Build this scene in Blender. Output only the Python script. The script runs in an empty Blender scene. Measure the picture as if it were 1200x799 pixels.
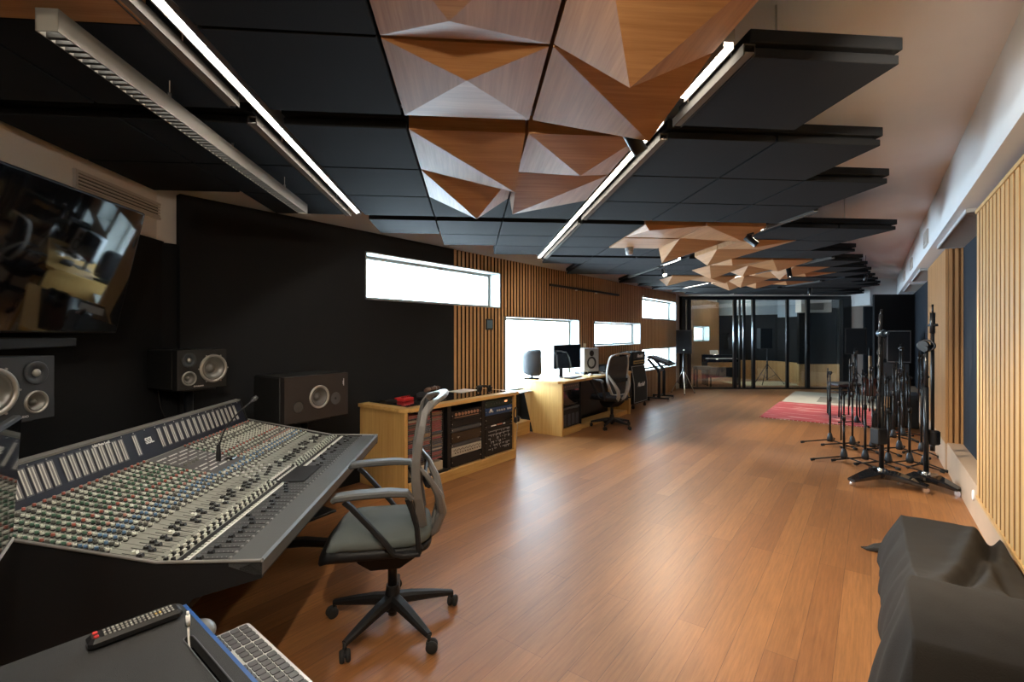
import bpy, math, random
from mathutils import Vector, Matrix
random.seed(7)
S = bpy.context.scene
COL = S.collection
PI = math.pi
# ------------------------------------------------------------------ frames
# world X,Y follow the long side walls; the ceiling grid and console run turned by TH
CAMZ = 1.5
FPX = 560.0
PHI = math.radians(36.93)          # camera yaw to the left of +Y
TH = math.radians(41.8)            # ceiling grid direction
cF = Vector((-math.sin(PHI), math.cos(PHI)))
cR = Vector((math.cos(PHI), math.sin(PHI)))
aF = Vector((-math.sin(TH), math.cos(TH)))
aR = Vector((math.cos(TH), math.sin(TH)))

def A(u, v, z=0.0):
    p = aR * u + aF * v
    return Vector((p.x, p.y, z))

def ray(px, py, t):                # point at depth t behind photo pixel, for surveying only
    p = cF * t + cR * (t * (px - 600) / FPX)
    return Vector((p.x, p.y, CAMZ + (390.5 - py) / FPX * t))

def atz(px, py, z):
    t = (CAMZ - z) * FPX / (py - 390.5)
    return ray(px, py, t)

# ------------------------------------------------------------------ materials
_M = {}
def _new(name):
    m = bpy.data.materials.new(name)
    m.use_nodes = True
    nt = m.node_tree
    b = nt.nodes['Principled BSDF']
    _M[name] = m
    return m, nt, b

def mat(name, col, rough=0.5, metal=0.0, emit=None, es=0.0, bump=0.0, bscale=200.0, coat=0.0, var=0.0, vscale=6.0, spec=0.5):
    if name in _M: return _M[name]
    m, nt, b = _new(name)
    c = (col[0], col[1], col[2], 1)
    b.inputs['Base Color'].default_value = c
    b.inputs['Roughness'].default_value = rough
    b.inputs['Metallic'].default_value = metal
    b.inputs['Specular IOR Level'].default_value = spec
    b.inputs['Coat Weight'].default_value = coat
    if emit:
        b.inputs['Emission Color'].default_value = (emit[0], emit[1], emit[2], 1)
        b.inputs['Emission Strength'].default_value = es
    tc = nt.nodes.new('ShaderNodeTexCoord')
    n = nt.nodes.new('ShaderNodeTexNoise')
    n.inputs['Scale'].default_value = vscale
    n.inputs['Detail'].default_value = 4
    nt.links.new(tc.outputs['Object'], n.inputs['Vector'])
    mx = nt.nodes.new('ShaderNodeMix'); mx.data_type = 'RGBA'
    k = max(var, 0.03)
    mx.inputs[6].default_value = tuple(x * (1 - k) for x in col) + (1,)
    mx.inputs[7].default_value = tuple(min(1, x * (1 + k)) for x in col) + (1,)
    nt.links.new(n.outputs['Fac'], mx.inputs[0])
    nt.links.new(mx.outputs[2], b.inputs['Base Color'])
    if bump > 0:
        n2 = nt.nodes.new('ShaderNodeTexNoise'); n2.inputs['Scale'].default_value = bscale
        nt.links.new(tc.outputs['Object'], n2.inputs['Vector'])
        bp = nt.nodes.new('ShaderNodeBump'); bp.inputs['Strength'].default_value = bump
        bp.inputs['Distance'].default_value = 0.002
        nt.links.new(n2.outputs['Fac'], bp.inputs['Height'])
        nt.links.new(bp.outputs['Normal'], b.inputs['Normal'])
    return m

def wood(name, c1, c2, axis='X', fine=60.0, stretch=0.04, rough=0.45, coat=0.0):
    """oak-like grain stretched along one object axis"""
    if name in _M: return _M[name]
    m, nt, b = _new(name)
    L = nt.links
    tc = nt.nodes.new('ShaderNodeTexCoord')
    mp = nt.nodes.new('ShaderNodeMapping')
    sc = [1.0, 1.0, 1.0]; sc['XYZ'.index(axis)] = stretch
    mp.inputs['Scale'].default_value = sc
    L.new(tc.outputs['Object'], mp.inputs['Vector'])
    n1 = nt.nodes.new('ShaderNodeTexNoise'); n1.inputs['Scale'].default_value = fine
    n1.inputs['Detail'].default_value = 6; n1.inputs['Roughness'].default_value = 0.65
    L.new(mp.outputs['Vector'], n1.inputs['Vector'])
    n2 = nt.nodes.new('ShaderNodeTexNoise'); n2.inputs['Scale'].default_value = fine * 0.22
    L.new(mp.outputs['Vector'], n2.inputs['Vector'])
    ad = nt.nodes.new('ShaderNodeMath'); ad.operation = 'MULTIPLY_ADD'
    ad.inputs[1].default_value = 0.45
    L.new(n2.outputs['Fac'], ad.inputs[0]); 
    m2 = nt.nodes.new('ShaderNodeMath'); m2.operation = 'MULTIPLY'; m2.inputs[1].default_value = 0.6
    L.new(n1.outputs['Fac'], m2.inputs[0]); L.new(m2.outputs[0], ad.inputs[2])
    cr = nt.nodes.new('ShaderNodeValToRGB')
    cr.color_ramp.elements[0].position = 0.38; cr.color_ramp.elements[0].color = (*c1, 1)
    cr.color_ramp.elements[1].position = 0.68; cr.color_ramp.elements[1].color = (*c2, 1)
    L.new(ad.outputs[0], cr.inputs['Fac'])
    L.new(cr.outputs['Color'], b.inputs['Base Color'])
    b.inputs['Roughness'].default_value = rough
    b.inputs['Coat Weight'].default_value = coat
    bp = nt.nodes.new('ShaderNodeBump'); bp.inputs['Strength'].default_value = 0.15; bp.inputs['Distance'].default_value = 0.001
    L.new(n1.outputs['Fac'], bp.inputs['Height']); L.new(bp.outputs['Normal'], b.inputs['Normal'])
    return m

def floor_mat():
    m, nt, b = _new('plank_floor')
    L = nt.links
    tc = nt.nodes.new('ShaderNodeTexCoord')
    mp = nt.nodes.new('ShaderNodeMapping'); mp.inputs['Rotation'].default_value = (0, 0, PI / 2)
    L.new(tc.outputs['Object'], mp.inputs['Vector'])
    br = nt.nodes.new('ShaderNodeTexBrick')
    br.inputs['Scale'].default_value = 1.0
    br.inputs['Brick Width'].default_value = 1.85
    br.inputs['Row Height'].default_value = 0.135
    br.inputs['Mortar Size'].default_value = 0.0012
    br.inputs['Mortar Smooth'].default_value = 0.3
    br.inputs['Bias'].default_value = 0.0
    br.offset = 0.37; br.offset_frequency = 3
    br.inputs['Color1'].default_value = (0.335, 0.148, 0.050, 1)
    br.inputs['Color2'].default_value = (0.24, 0.099, 0.033, 1)
    br.inputs['Mortar'].default_value = (0.10, 0.042, 0.018, 1)
    L.new(mp.outputs['Vector'], br.inputs['Vector'])
    m3 = nt.nodes.new('ShaderNodeMapping'); m3.inputs['Scale'].default_value = (1, 0.05, 1)
    L.new(tc.outputs['Object'], m3.inputs['Vector'])
    n = nt.nodes.new('ShaderNodeTexNoise'); n.inputs['Scale'].default_value = 70; n.inputs['Detail'].default_value = 7
    n.inputs['Roughness'].default_value = 0.7
    L.new(m3.outputs['Vector'], n.inputs['Vector'])
    n2 = nt.nodes.new('ShaderNodeTexNoise'); n2.inputs['Scale'].default_value = 12; n2.inputs['Detail'].default_value = 3
    L.new(m3.outputs['Vector'], n2.inputs['Vector'])
    cr = nt.nodes.new('ShaderNodeValToRGB')
    cr.color_ramp.elements[0].position = 0.3; cr.color_ramp.elements[0].color = (0.55, 0.52, 0.5, 1)
    cr.color_ramp.elements[1].position = 0.72; cr.color_ramp.elements[1].color = (1.3, 1.3, 1.35, 1)
    L.new(n.outputs['Fac'], cr.inputs['Fac'])
    mx = nt.nodes.new('ShaderNodeMix'); mx.data_type = 'RGBA'; mx.blend_type = 'MULTIPLY'; mx.inputs[0].default_value = 0.75
    L.new(br.outputs['Color'], mx.inputs[6]); L.new(cr.outputs['Color'], mx.inputs[7])
    cr2 = nt.nodes.new('ShaderNodeValToRGB')
    cr2.color_ramp.elements[0].color = (0.8, 0.8, 0.8, 1); cr2.color_ramp.elements[1].color = (1.15, 1.15, 1.15, 1)
    L.new(n2.outputs['Fac'], cr2.inputs['Fac'])
    mx2 = nt.nodes.new('ShaderNodeMix'); mx2.data_type = 'RGBA'; mx2.blend_type = 'MULTIPLY'; mx2.inputs[0].default_value = 1
    L.new(mx.outputs[2], mx2.inputs[6]); L.new(cr2.outputs['Color'], mx2.inputs[7])
    L.new(mx2.outputs[2], b.inputs['Base Color'])
    mr = nt.nodes.new('ShaderNodeMapRange'); mr.inputs['To Min'].default_value = 0.36; mr.inputs['To Max'].default_value = 0.52
    L.new(n.outputs['Fac'], mr.inputs['Value']); L.new(mr.outputs['Result'], b.inputs['Roughness'])
    bp = nt.nodes.new('ShaderNodeBump'); bp.inputs['Strength'].default_value = 0.12; bp.inputs['Distance'].default_value = 0.002
    L.new(br.outputs['Fac'], bp.inputs['Height']); bp.invert = True
    L.new(bp.outputs['Normal'], b.inputs['Normal'])
    return m

def rug_mat(name, base, streak, scale):
    m, nt, b = _new(name)
    L = nt.links
    tc = nt.nodes.new('ShaderNodeTexCoord')
    mp = nt.nodes.new('ShaderNodeMapping'); mp.inputs['Scale'].default_value = (0.9, 6.5, 1)
    L.new(tc.outputs['Object'], mp.inputs['Vector'])
    n = nt.nodes.new('ShaderNodeTexNoise'); n.inputs['Scale'].default_value = scale; n.inputs['Detail'].default_value = 3
    L.new(mp.outputs['Vector'], n.inputs['Vector'])
    cr = nt.nodes.new('ShaderNodeValToRGB'); cr.color_ramp.interpolation = 'LINEAR'
    cr.color_ramp.elements[0].position = 0.56; cr.color_ramp.elements[0].color = (*base, 1)
    cr.color_ramp.elements[1].position = 0.62; cr.color_ramp.elements[1].color = (*streak, 1)
    L.new(n.outputs['Fac'], cr.inputs['Fac']); L.new(cr.outputs['Color'], b.inputs['Base Color'])
    b.inputs['Roughness'].default_value = 0.95
    n2 = nt.nodes.new('ShaderNodeTexNoise'); n2.inputs['Scale'].default_value = 150
    L.new(tc.outputs['Object'], n2.inputs['Vector'])
    bp = nt.nodes.new('ShaderNodeBump'); bp.inputs['Strength'].default_value = 0.5; bp.inputs['Distance'].default_value = 0.004
    L.new(n2.outputs['Fac'], bp.inputs['Height']); L.new(bp.outputs['Normal'], b.inputs['Normal'])
    return m

def glass_mat(name, tint=(0.75, 0.85, 0.85), refl=0.08, alpha_rough=0.0):
    m = bpy.data.materials.new(name); m.use_nodes = True
    nt = m.node_tree
    for n in list(nt.nodes): nt.nodes.remove(n)
    out = nt.nodes.new('ShaderNodeOutputMaterial')
    tr = nt.nodes.new('ShaderNodeBsdfTransparent'); tr.inputs['Color'].default_value = (*tint, 1)
    gl = nt.nodes.new('ShaderNodeBsdfGlossy'); gl.inputs['Roughness'].default_value = 0.0
    fr = nt.nodes.new('ShaderNodeLayerWeight'); fr.inputs['Blend'].default_value = 0.5
    pw = nt.nodes.new('ShaderNodeMath'); pw.operation = 'POWER'; pw.inputs[1].default_value = 5.0
    nt.links.new(fr.outputs['Facing'], pw.inputs[0])
    md = nt.nodes.new('ShaderNodeMath'); md.operation = 'MULTIPLY_ADD'; md.inputs[1].default_value = 0.9; md.inputs[2].default_value = refl
    nt.links.new(pw.outputs[0], md.inputs[0])
    mx = nt.nodes.new('ShaderNodeMixShader')
    nt.links.new(md.outputs[0], mx.inputs[0])
    nt.links.new(tr.outputs[0], mx.inputs[1]); nt.links.new(gl.outputs[0], mx.inputs[2])
    nt.links.new(mx.outputs[0], out.inputs['Surface'])
    return m

def slot(kind):
    """material by everyday kind"""
    return KINDS[kind]()

# ------------------------------------------------------------------ mesh builder
class MB:
    def __init__(s):
        s.v = []; s.f = []; s.mi = []; s.sm = []
        s.m = Matrix.Identity(4); s.cur = 0
    def at(s, loc=(0, 0, 0), rz=0.0, rx=0.0, ry=0.0):
        s.m = Matrix.Translation(Vector(loc)) @ Matrix.Rotation(rz, 4, 'Z') @ Matrix.Rotation(ry, 4, 'Y') @ Matrix.Rotation(rx, 4, 'X')
        return s
    def raw(s, vs, fs, smooth=False):
        o = len(s.v)
        s.v += [tuple(s.m @ Vector(p)) for p in vs]
        for f in fs:
            s.f.append([i + o for i in f]); s.mi.append(s.cur); s.sm.append(smooth)
        return s
    def box(s, x0, x1, y0, y1, z0, z1):
        if x0 > x1: x0, x1 = x1, x0
        if y0 > y1: y0, y1 = y1, y0
        if z0 > z1: z0, z1 = z1, z0
        vs = [(x0,y0,z0),(x1,y0,z0),(x1,y1,z0),(x0,y1,z0),(x0,y0,z1),(x1,y0,z1),(x1,y1,z1),(x0,y1,z1)]
        return s.raw(vs, [(0,3,2,1),(4,5,6,7),(0,1,5,4),(1,2,6,5),(2,3,7,6),(3,0,4,7)])
    def cbox(s, x0, x1, y0, y1, z0, z1, c=0.004):
        """box with small chamfers on all vertical and top/bottom edges"""
        if x0 > x1: x0, x1 = x1, x0
        if y0 > y1: y0, y1 = y1, y0
        if z0 > z1: z0, z1 = z1, z0
        c = min(c, (x1-x0)*.45, (y1-y0)*.45, (z1-z0)*.45)
        def ring(d, e, z):
            return [(x0+e,y0+d,z),(x0+d,y0+e,z),(x0+d,y1-e,z),(x0+e,y1-d,z),(x1-e,y1-d,z),(x1-d,y1-e,z),(x1-d,y0+e,z),(x1-e,y0+d,z)]
        R = [ring(c, c*1.6, z0), ring(0, c, z0+c), ring(0, c, z1-c), ring(c, c*1.6, z1)]
        vs = [p for r in R for p in r]
        fs = [tuple(range(8)), tuple(24 + i for i in range(7, -1, -1))]
        for k in range(3):
            for i in range(8):
                j = (i + 1) % 8
                fs.append((k*8+i, (k+1)*8+i, (k+1)*8+j, k*8+j))
        return s.raw(vs, fs)
    def cyl(s, a, b, r, r2=None, n=16, cap=True, smooth=True):
        a = Vector(a); b = Vector(b); r2 = r if r2 is None else r2
        d = (b - a); L = d.length
        if L < 1e-9: return s
        d /= L
        q = d.to_track_quat('Z', 'Y')
        X = q @ Vector((1,0,0)); Y = q @ Vector((0,1,0))
        vs = []
        for c, rr in ((a, r), (b, r2)):
            for i in range(n):
                t = 2*PI*i/n
                vs.append(c + X*(rr*math.cos(t)) + Y*(rr*math.sin(t)))
        s.raw(vs, [(i, (i+1)%n, n+(i+1)%n, n+i) for i in range(n)], smooth)
        if cap:
            s.raw(vs[:n], [tuple(range(n-1,-1,-1))]); s.raw(vs[n:], [tuple(range(n))])
        return s
    def tube(s, pts, r, n=8, closed=False, cap=True):
        P = [Vector(p) for p in pts]; R = r if isinstance(r, (list, tuple)) else [r]*len(P)
        m = len(P); vs = []; up = None
        for i in range(m):
            if closed: d = P[(i+1)%m] - P[i-1]
            else: d = P[min(i+1,m-1)] - P[max(i-1,0)]
            d.normalize()
            if up is None:
                up = Vector((0,0,1)) if abs(d.z) < .9 else Vector((1,0,0))
            X = up - d*up.dot(d)
            if X.length < 1e-6: X = d.orthogonal()
            X.normalize(); up = X; Y = d.cross(X)
            for k in range(n):
                t = 2*PI*k/n
                vs.append(P[i] + X*(R[i]*math.cos(t)) + Y*(R[i]*math.sin(t)))
        fs = []
        for i in range(m if closed else m-1):
            j = (i+1)%m
            for k in range(n):
                l = (k+1)%n
                fs.append((i*n+k, i*n+l, j*n+l, j*n+k))
        s.raw(vs, fs, True)
        if cap and not closed:
            s.raw(vs[:n], [tuple(range(n-1,-1,-1))]); s.raw(vs[-n:], [tuple(range(n))])
        return s
    def strap(s, pts, w, t, side=(0,1,0)):
        """flat bar along pts; w = width along side, t = thickness (numbers or lists)"""
        P = [Vector(p) for p in pts]; m = len(P); side = Vector(side).normalized()
        W = w if isinstance(w, (list,tuple)) else [w]*m
        T = t if isinstance(t, (list,tuple)) else [t]*m
        vs = []
        for i in range(m):
            d = (P[min(i+1,m-1)] - P[max(i-1,0)]).normalized()
            sd = (side - d*side.dot(d)).normalized()
            nrm = d.cross(sd)
            a, b = W[i]/2, T[i]/2; c = min(a, b)*.5
            for (x, y) in ((a-c,b),(a,b-c),(a,-b+c),(a-c,-b),(-a+c,-b),(-a,-b+c),(-a,b-c),(-a+c,b)):
                vs.append(P[i] + sd*x + nrm*y)
        fs = []
        for i in range(m-1):
            for k in range(8):
                l = (k+1)%8
                fs.append((i*8+k, (i+1)*8+k, (i+1)*8+l, i*8+l))
        fs.append(tuple(range(8))); fs.append(tuple(range(8*m-1, 8*m-9, -1)))
        return s.raw(vs, fs)
    def lathe(s, prof, c=(0,0,0), axis=(0,0,1), n=24, smooth=True, cap=True):
        q = Vector(axis).normalized().to_track_quat('Z', 'Y'); c = Vector(c)
        vs = []
        for r, h in prof:
            for i in range(n):
                t = 2*PI*i/n
                vs.append(c + q @ Vector((r*math.cos(t), r*math.sin(t), h)))
        fs = []
        for k in range(len(prof)-1):
            for i in range(n):
                j = (i+1)%n
                fs.append((k*n+i, k*n+j, (k+1)*n+j, (k+1)*n+i))
        s.raw(vs, fs, smooth)
        if not cap: return s
        if prof[0][0] > 1e-6: s.raw(vs[:n], [tuple(range(n-1,-1,-1))])
        if prof[-1][0] > 1e-6: s.raw(vs[-n:], [tuple(range(n))])
        return s
    def prism(s, poly, a, b, plane='XZ'):
        """poly (2D) extruded from a to b along the remaining axis"""
        def mk(p, w):
            if plane == 'XZ': return (p[0], w, p[1])
            if plane == 'YZ': return (w, p[0], p[1])
            return (p[0], p[1], w)
        n = len(poly)
        vs = [mk(p, a) for p in poly] + [mk(p, b) for p in poly]
        fs = [tuple(range(n)), tuple(range(2*n-1, n-1, -1))]
        fs += [(i, n+i, n+(i+1)%n, (i+1)%n) for i in range(n)]
        return s.raw(vs, fs)
    def ball(s, c, r, sz=(1,1,1), n=16):
        m = n//2; vs = []; fs = []
        for j in range(m+1):
            ph = PI*j/m
            for i in range(n):
                t = 2*PI*i/n
                vs.append((c[0]+r*sz[0]*math.sin(ph)*math.cos(t), c[1]+r*sz[1]*math.sin(ph)*math.sin(t), c[2]+r*sz[2]*math.cos(ph)))
        for j in range(m):
            for i in range(n):
                k = (i+1)%n
                fs.append((j*n+i, (j+1)*n+i, (j+1)*n+k, j*n+k))
        return s.raw(vs, fs, True)
    def mesh(s, name, mats):
        me = bpy.data.meshes.new(name)
        me.from_pydata(s.v, [], s.f)
        if not isinstance(mats, (list, tuple)): mats = [mats]
        for m in mats: me.materials.append(m)
        me.polygons.foreach_set('material_index', s.mi)
        me.polygons.foreach_set('use_smooth', s.sm)
        me.validate(); me.update()
        import bmesh
        b = bmesh.new(); b.from_mesh(me)
        bmesh.ops.remove_doubles(b, verts=b.verts, dist=1e-6)
        bmesh.ops.recalc_face_normals(b, faces=b.faces)
        b.to_mesh(me); b.free()
        return me
    def build(s, name, mats, parent=None, loc=None, rot=None):
        o = bpy.data.objects.new(name, s.mesh(name, mats))
        COL.objects.link(o)
        if parent: o.parent = parent
        if loc is not None: o.location = loc
        if rot is not None: o.rotation_euler = rot
        return o

def thing(name, label, cat, loc=(0,0,0), rz=0.0, group=None):
    o = bpy.data.objects.new(name, None)
    o.empty_display_size = 0.1
    COL.objects.link(o); o.location = loc; o.rotation_euler = (0, 0, rz)
    o['label'] = label; o['category'] = cat
    if group: o['group'] = group
    return o
def tag(o, label, cat, group=None, kind=None):
    o['label'] = label; o['category'] = cat
    if group: o['group'] = group
    if kind: o['kind'] = kind
    return o
def struct(name, mb, mats, parent=None):
    o = mb.build(name, mats, parent)
    if not parent: o['kind'] = 'structure'
    return o
def link_copy(me, name, parent=None, loc=(0,0,0), rot=(0,0,0)):
    o = bpy.data.objects.new(name, me); COL.objects.link(o)
    if parent: o.parent = parent
    o.location = loc; o.rotation_euler = rot
    return o
def dup(root, loc=None, rz=None, label=None, group=None):
    r = root.copy(); COL.objects.link(r)
    if loc is not None: r.location = loc
    if rz is not None: r.rotation_euler = (0, 0, rz)
    if label: r['label'] = label
    if group: r['group'] = group
    for ch in list(root.children):
        c = ch.copy(); COL.objects.link(c); c.parent = r
        for g in ch.children:
            d = g.copy(); COL.objects.link(d); d.parent = c
    return r
def text_obj(txt, size, name, m, parent, loc, rot, shear=0.0, ext=0.001, bold=0.0, space=1.0):
    cu = bpy.data.curves.new(name, 'FONT'); cu.body = txt; cu.size = size; cu.extrude = ext
    cu.shear = shear; cu.offset = bold; cu.space_character = space
    cu.align_x = 'CENTER'; cu.align_y = 'CENTER'
    t = bpy.data.objects.new(name, cu); COL.objects.link(t)
    dg = bpy.context.evaluated_depsgraph_get(); dg.update()
    me = bpy.data.meshes.new_from_object(t.evaluated_get(dg))
    bpy.data.objects.remove(t); bpy.data.curves.remove(cu)
    me.materials.clear(); me.materials.append(m)
    o = bpy.data.objects.new(name, me); COL.objects.link(o)
    if parent: o.parent = parent
    o.location = loc; o.rotation_euler = rot
    return o

ORD = ['first','second','third','fourth','fifth','sixth','seventh','eighth','ninth','tenth','eleventh','twelfth','thirteenth','fourteenth','fifteenth','sixteenth','seventeenth','eighteenth','nineteenth','twentieth','twenty-first','twenty-second','twenty-third','twenty-fourth','twenty-fifth','twenty-sixth','twenty-seventh','twenty-eighth','twenty-ninth','thirtieth']

# common materials
M_OAK   = wood('oak_vertical', (0.50,0.285,0.085), (0.65,0.41,0.145), 'Z', 70)
M_OAKX  = wood('oak_along_x', (0.50,0.285,0.085), (0.65,0.41,0.145), 'X', 70)
M_OAKY  = wood('oak_along_y', (0.50,0.285,0.085), (0.65,0.41,0.145), 'Y', 70)
M_SLAT  = wood('slat_wood', (0.40,0.21,0.085), (0.56,0.33,0.15), 'Z', 60)
M_DIFF  = wood('diffuser_veneer', (0.30,0.135,0.048), (0.46,0.24,0.10), 'X', 75, rough=0.55)
M_DIFFY = wood('diffuser_veneer_turned', (0.30,0.135,0.048), (0.46,0.24,0.10), 'Y', 75, rough=0.55)
M_BLACKFAB = mat('black_wall_fabric', (0.016,0.017,0.019), 0.95, bump=0.5, bscale=900, spec=0.15)
M_PANEL = mat('black_acoustic_panel', (0.011,0.012,0.014), 0.9, bump=0.3, bscale=600, spec=0.2)
M_NAVY  = mat('dark_navy_fabric', (0.020,0.025,0.033), 0.95, spec=0.2)
M_SLATBACK = mat('slat_backing_felt', (0.012,0.010,0.010), 0.95, spec=0.1)
M_WHITE = mat('white_wall_paint', (0.66,0.62,0.59), 0.85)
M_CEIL  = mat('ceiling_paint', (0.66,0.62,0.60), 0.9)
M_FRAME = mat('white_window_frame', (0.30,0.32,0.305), 0.6, spec=0.2)
M_BLK   = mat('black_plastic', (0.010,0.010,0.011), 0.42, spec=0.35)
M_BLKM  = mat('black_metal', (0.008,0.009,0.011), 0.32, spec=0.4)
M_BLKG  = mat('black_gloss', (0.008,0.008,0.009), 0.08, coat=0.5)
M_RUB   = mat('black_rubber', (0.012,0.012,0.012), 0.8)
M_DKG   = mat('dark_grey_plastic', (0.06,0.062,0.066), 0.5)
M_GREY  = mat('grey_plastic', (0.23,0.23,0.235), 0.5)
M_LGREY = mat('light_grey_plastic', (0.45,0.46,0.47), 0.45)
M_ALU   = mat('aluminium', (0.62,0.62,0.60), 0.35, 0.85)
M_CHR   = mat('chrome', (0.75,0.75,0.76), 0.12, 1.0)
M_WHT   = mat('white_plastic', (0.8,0.8,0.79), 0.4)
M_PAPER = mat('paper', (0.82,0.82,0.80), 0.8)
M_LED   = mat('led_diffuser', (1,1,1), 0.5, emit=(1.0,0.90,0.76), es=24.0)
M_LEDW  = mat('led_diffuser_dim', (1,1,1), 0.5, emit=(1.0,0.92,0.80), es=5.0)
M_SPOT  = mat('spot_lens', (1,1,1), 0.5, emit=(1.0,0.86,0.66), es=18.0)
M_RED   = mat('red_plastic', (0.55,0.03,0.03), 0.4)
M_BLUE  = mat('blue_plastic', (0.03,0.12,0.42), 0.4)
M_GLASS = glass_mat('clear_glass', (0.86,0.90,0.90), 0.10)
M_WGLASS = glass_mat('window_glass', (0.96,0.98,0.99), 0.0)
# ================================================================== ROOM SHELL
XL = -4.12      # face of the slatted left wall
ZC = 2.90       # ceiling
YB = -2.3       # wall behind the camera
YE = 17.2
# floor
mb = MB(); mb.box(-5.2, 1.6, YB-0.2, 18.2, -0.1, 0.0)
struct('floor', mb, floor_mat())
mb = MB(); mb.box(-5.2, 1.8, YB-0.2, 18.2, ZC, ZC+0.1)
struct('ceiling', mb, M_CEIL)

# windows on the left wall : (y0,y1,z0,z1)
WIN = [(2.99,5.20,1.845,2.335),(5.317,7.44,0.62,1.74),(8.016,10.23,1.255,1.725),(10.33,12.66,1.83,2.325),(10.33,12.66,0.64,1.15),(14.25,15.9,1.26,1.72)]
XG = -4.32      # glass plane of the windows
def wall_with_holes(mb, xa, xb, y0, y1, z0, z1, holes):
    ys = sorted(set([y0, y1] + [v for h in holes for v in h[:2] if y0 < v < y1]))
    for a, b in zip(ys, ys[1:]):
        zs = []
        for h in holes:
            if h[0] < b-1e-6 and h[1] > a+1e-6: zs.append((h[2], h[3]))
        zs.sort(); z = z0
        for p, q in zs:
            if p > z: mb.box(xa, xb, a, b, z, min(p, z1))
            z = max(z, q)
        if z < z1: mb.box(xa, xb, a, b, z, z1)
# masonry behind the slats, painted white
mb = MB()
wall_with_holes(mb, -4.60, -4.19, 1.0, 18.2, 0, ZC, WIN + [(4.64, 6.03, 0.0, 0.62)])
struct('wall_left', mb, M_WHITE)
# black fabric field of left wall and its windows opening
mb = MB()
wall_with_holes(mb, -4.19, XL+0.002, 1.36, 4.285, 0, 2.54, WIN)
mb.box(-4.19, -4.175, 1.1, 1.36, 0, 2.17)
o = struct('wall_left_fabric', mb, M_BLACKFAB)
# slats
def slat_field(mb, xa, xb, y0, y1, z0, z1, holes, pitch, w):
    y = y0
    while y + w <= y1 + 1e-6:
        zs = [(h[2], h[3]) for h in holes if h[0] < y + w*0.6 and h[1] > y + w*0.4]
        zs.sort(); z = z0
        def one(za, zb):
            mb.cur = 0; mb.box(xa, xb-0.003, y, y+w, za, zb)
            mb.cur = 1; mb.box(xb-0.003, xb, y, y+w, za, zb)
        for p, q in zs:
            if p > z: one(z, p)
            z = max(z, q)
        if z < z1: one(z, z1)
        y += pitch
mb = MB()
HB = WIN + [(4.64, 6.03, 0.0, 0.62)]
wall_with_holes(mb, -4.19, -4.142, 4.285, 12.74, 0, 2.54, HB)
mb.cur = 1
slat_field(mb, -4.142, XL, 4.29, 12.74, 0.0, 2.54, HB, 0.0732, 0.046)
struct('wall_left_slats', mb, [M_SLATBACK, M_SLAT])
mb = MB()
mb.cur = 0; wall_with_holes(mb, -4.19, -4.165, 13.2, YE, 0, 2.54, WIN)
mb.cur = 1; slat_field(mb, -4.165, XL, 13.22, YE, 0.0, 2.54, WIN, 0.0732, 0.047)
struct('wall_far_room_slats', mb, [M_SLATBACK, M_SLAT])
# windows
for i, (a, b, c, d) in enumerate(WIN):
    t = bpy.data.objects.new('window_%d' % (i+1), None); COL.objects.link(t); t['kind'] = 'structure'
    mb = MB(); w = 0.045
    # white reveal lining
    mb.box(XG-0.02, XL+0.012, a, a+0.012, c, d); mb.box(XG-0.02, XL+0.012, b-0.012, b, c, d)
    mb.box(XG-0.02, XL+0.012, a, b, c, c+0.012); mb.box(XG-0.02, XL+0.012, a, b, d-0.012, d)
    mb.build('window_reveal', M_FRAME, t)
    mb = MB()
    mb.box(XG-0.03, XG+0.02, a+.012, a+w, c+.012, d-.012); mb.box(XG-0.03, XG+0.02, b-w, b-.012, c+.012, d-.012)
    mb.box(XG-0.03, XG+0.02, a+w, b-w, c+.012, c+w); mb.box(XG-0.03, XG+0.02, a+w, b-w, d-w, d-.012)
    mb.build('window_frame', M_FRAME, t)
    mb = MB(); mb.box(XG-0.012, XG-0.004, a+w, b-w, c+w, d-w); mb.build('window_pane', M_WGLASS, t)
# wooden step in the alcove below window 2
mb = MB(); mb.box(-4.55, -4.115, 4.67, 5.92, 0.0, 0.165); mb.box(-4.56, -4.105, 4.67, 5.93, 0.165, 0.19)
tag(mb.build('step', M_OAKY), 'low oak step platform between the rack cabinet and the wooden desk', 'step')
mb = MB(); mb.box(-4.60, -4.36, 4.64, 6.03, 0.19, 0.62)
struct('wall_alcove_back', mb, M_BLACKFAB)
mb = MB(); mb.box(-4.35, -4.13, 6.012, 6.029, 0.0, 0.62)
struct('wall_alcove_side_shade', mb, M_BLACKFAB)  # black sheet stands in for the shadow between cabinet and desk

# TV wall, turned to the grid direction
def abox(mb, u0, u1, v0, v1, z0, z1):
    P = [A(u0,v0), A(u1,v0), A(u1,v1), A(u0,v1)]
    vs = [(p.x,p.y,z0) for p in P] + [(p.x,p.y,z1) for p in P]
    return mb.raw(vs, [(0,3,2,1),(4,5,6,7),(0,1,5,4),(1,2,6,5),(2,3,7,6),(3,0,4,7)])
UT = -2.27
mb = MB(); abox(mb, UT-0.15, UT-0.03, -2.6, 4.25, 0, ZC)
struct('wall_screen_side', mb, M_WHITE)
mb = MB(); abox(mb, UT-0.03, UT, -2.6, 3.95, 0, 2.18)
struct('wall_screen_side_fabric', mb, M_BLACKFAB)
# wall behind the camera
mb = MB(); mb.box(-1.4, 1.5, YB-0.15, YB, 0, ZC)
struct('wall_behind', mb, M_WHITE)

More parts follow.
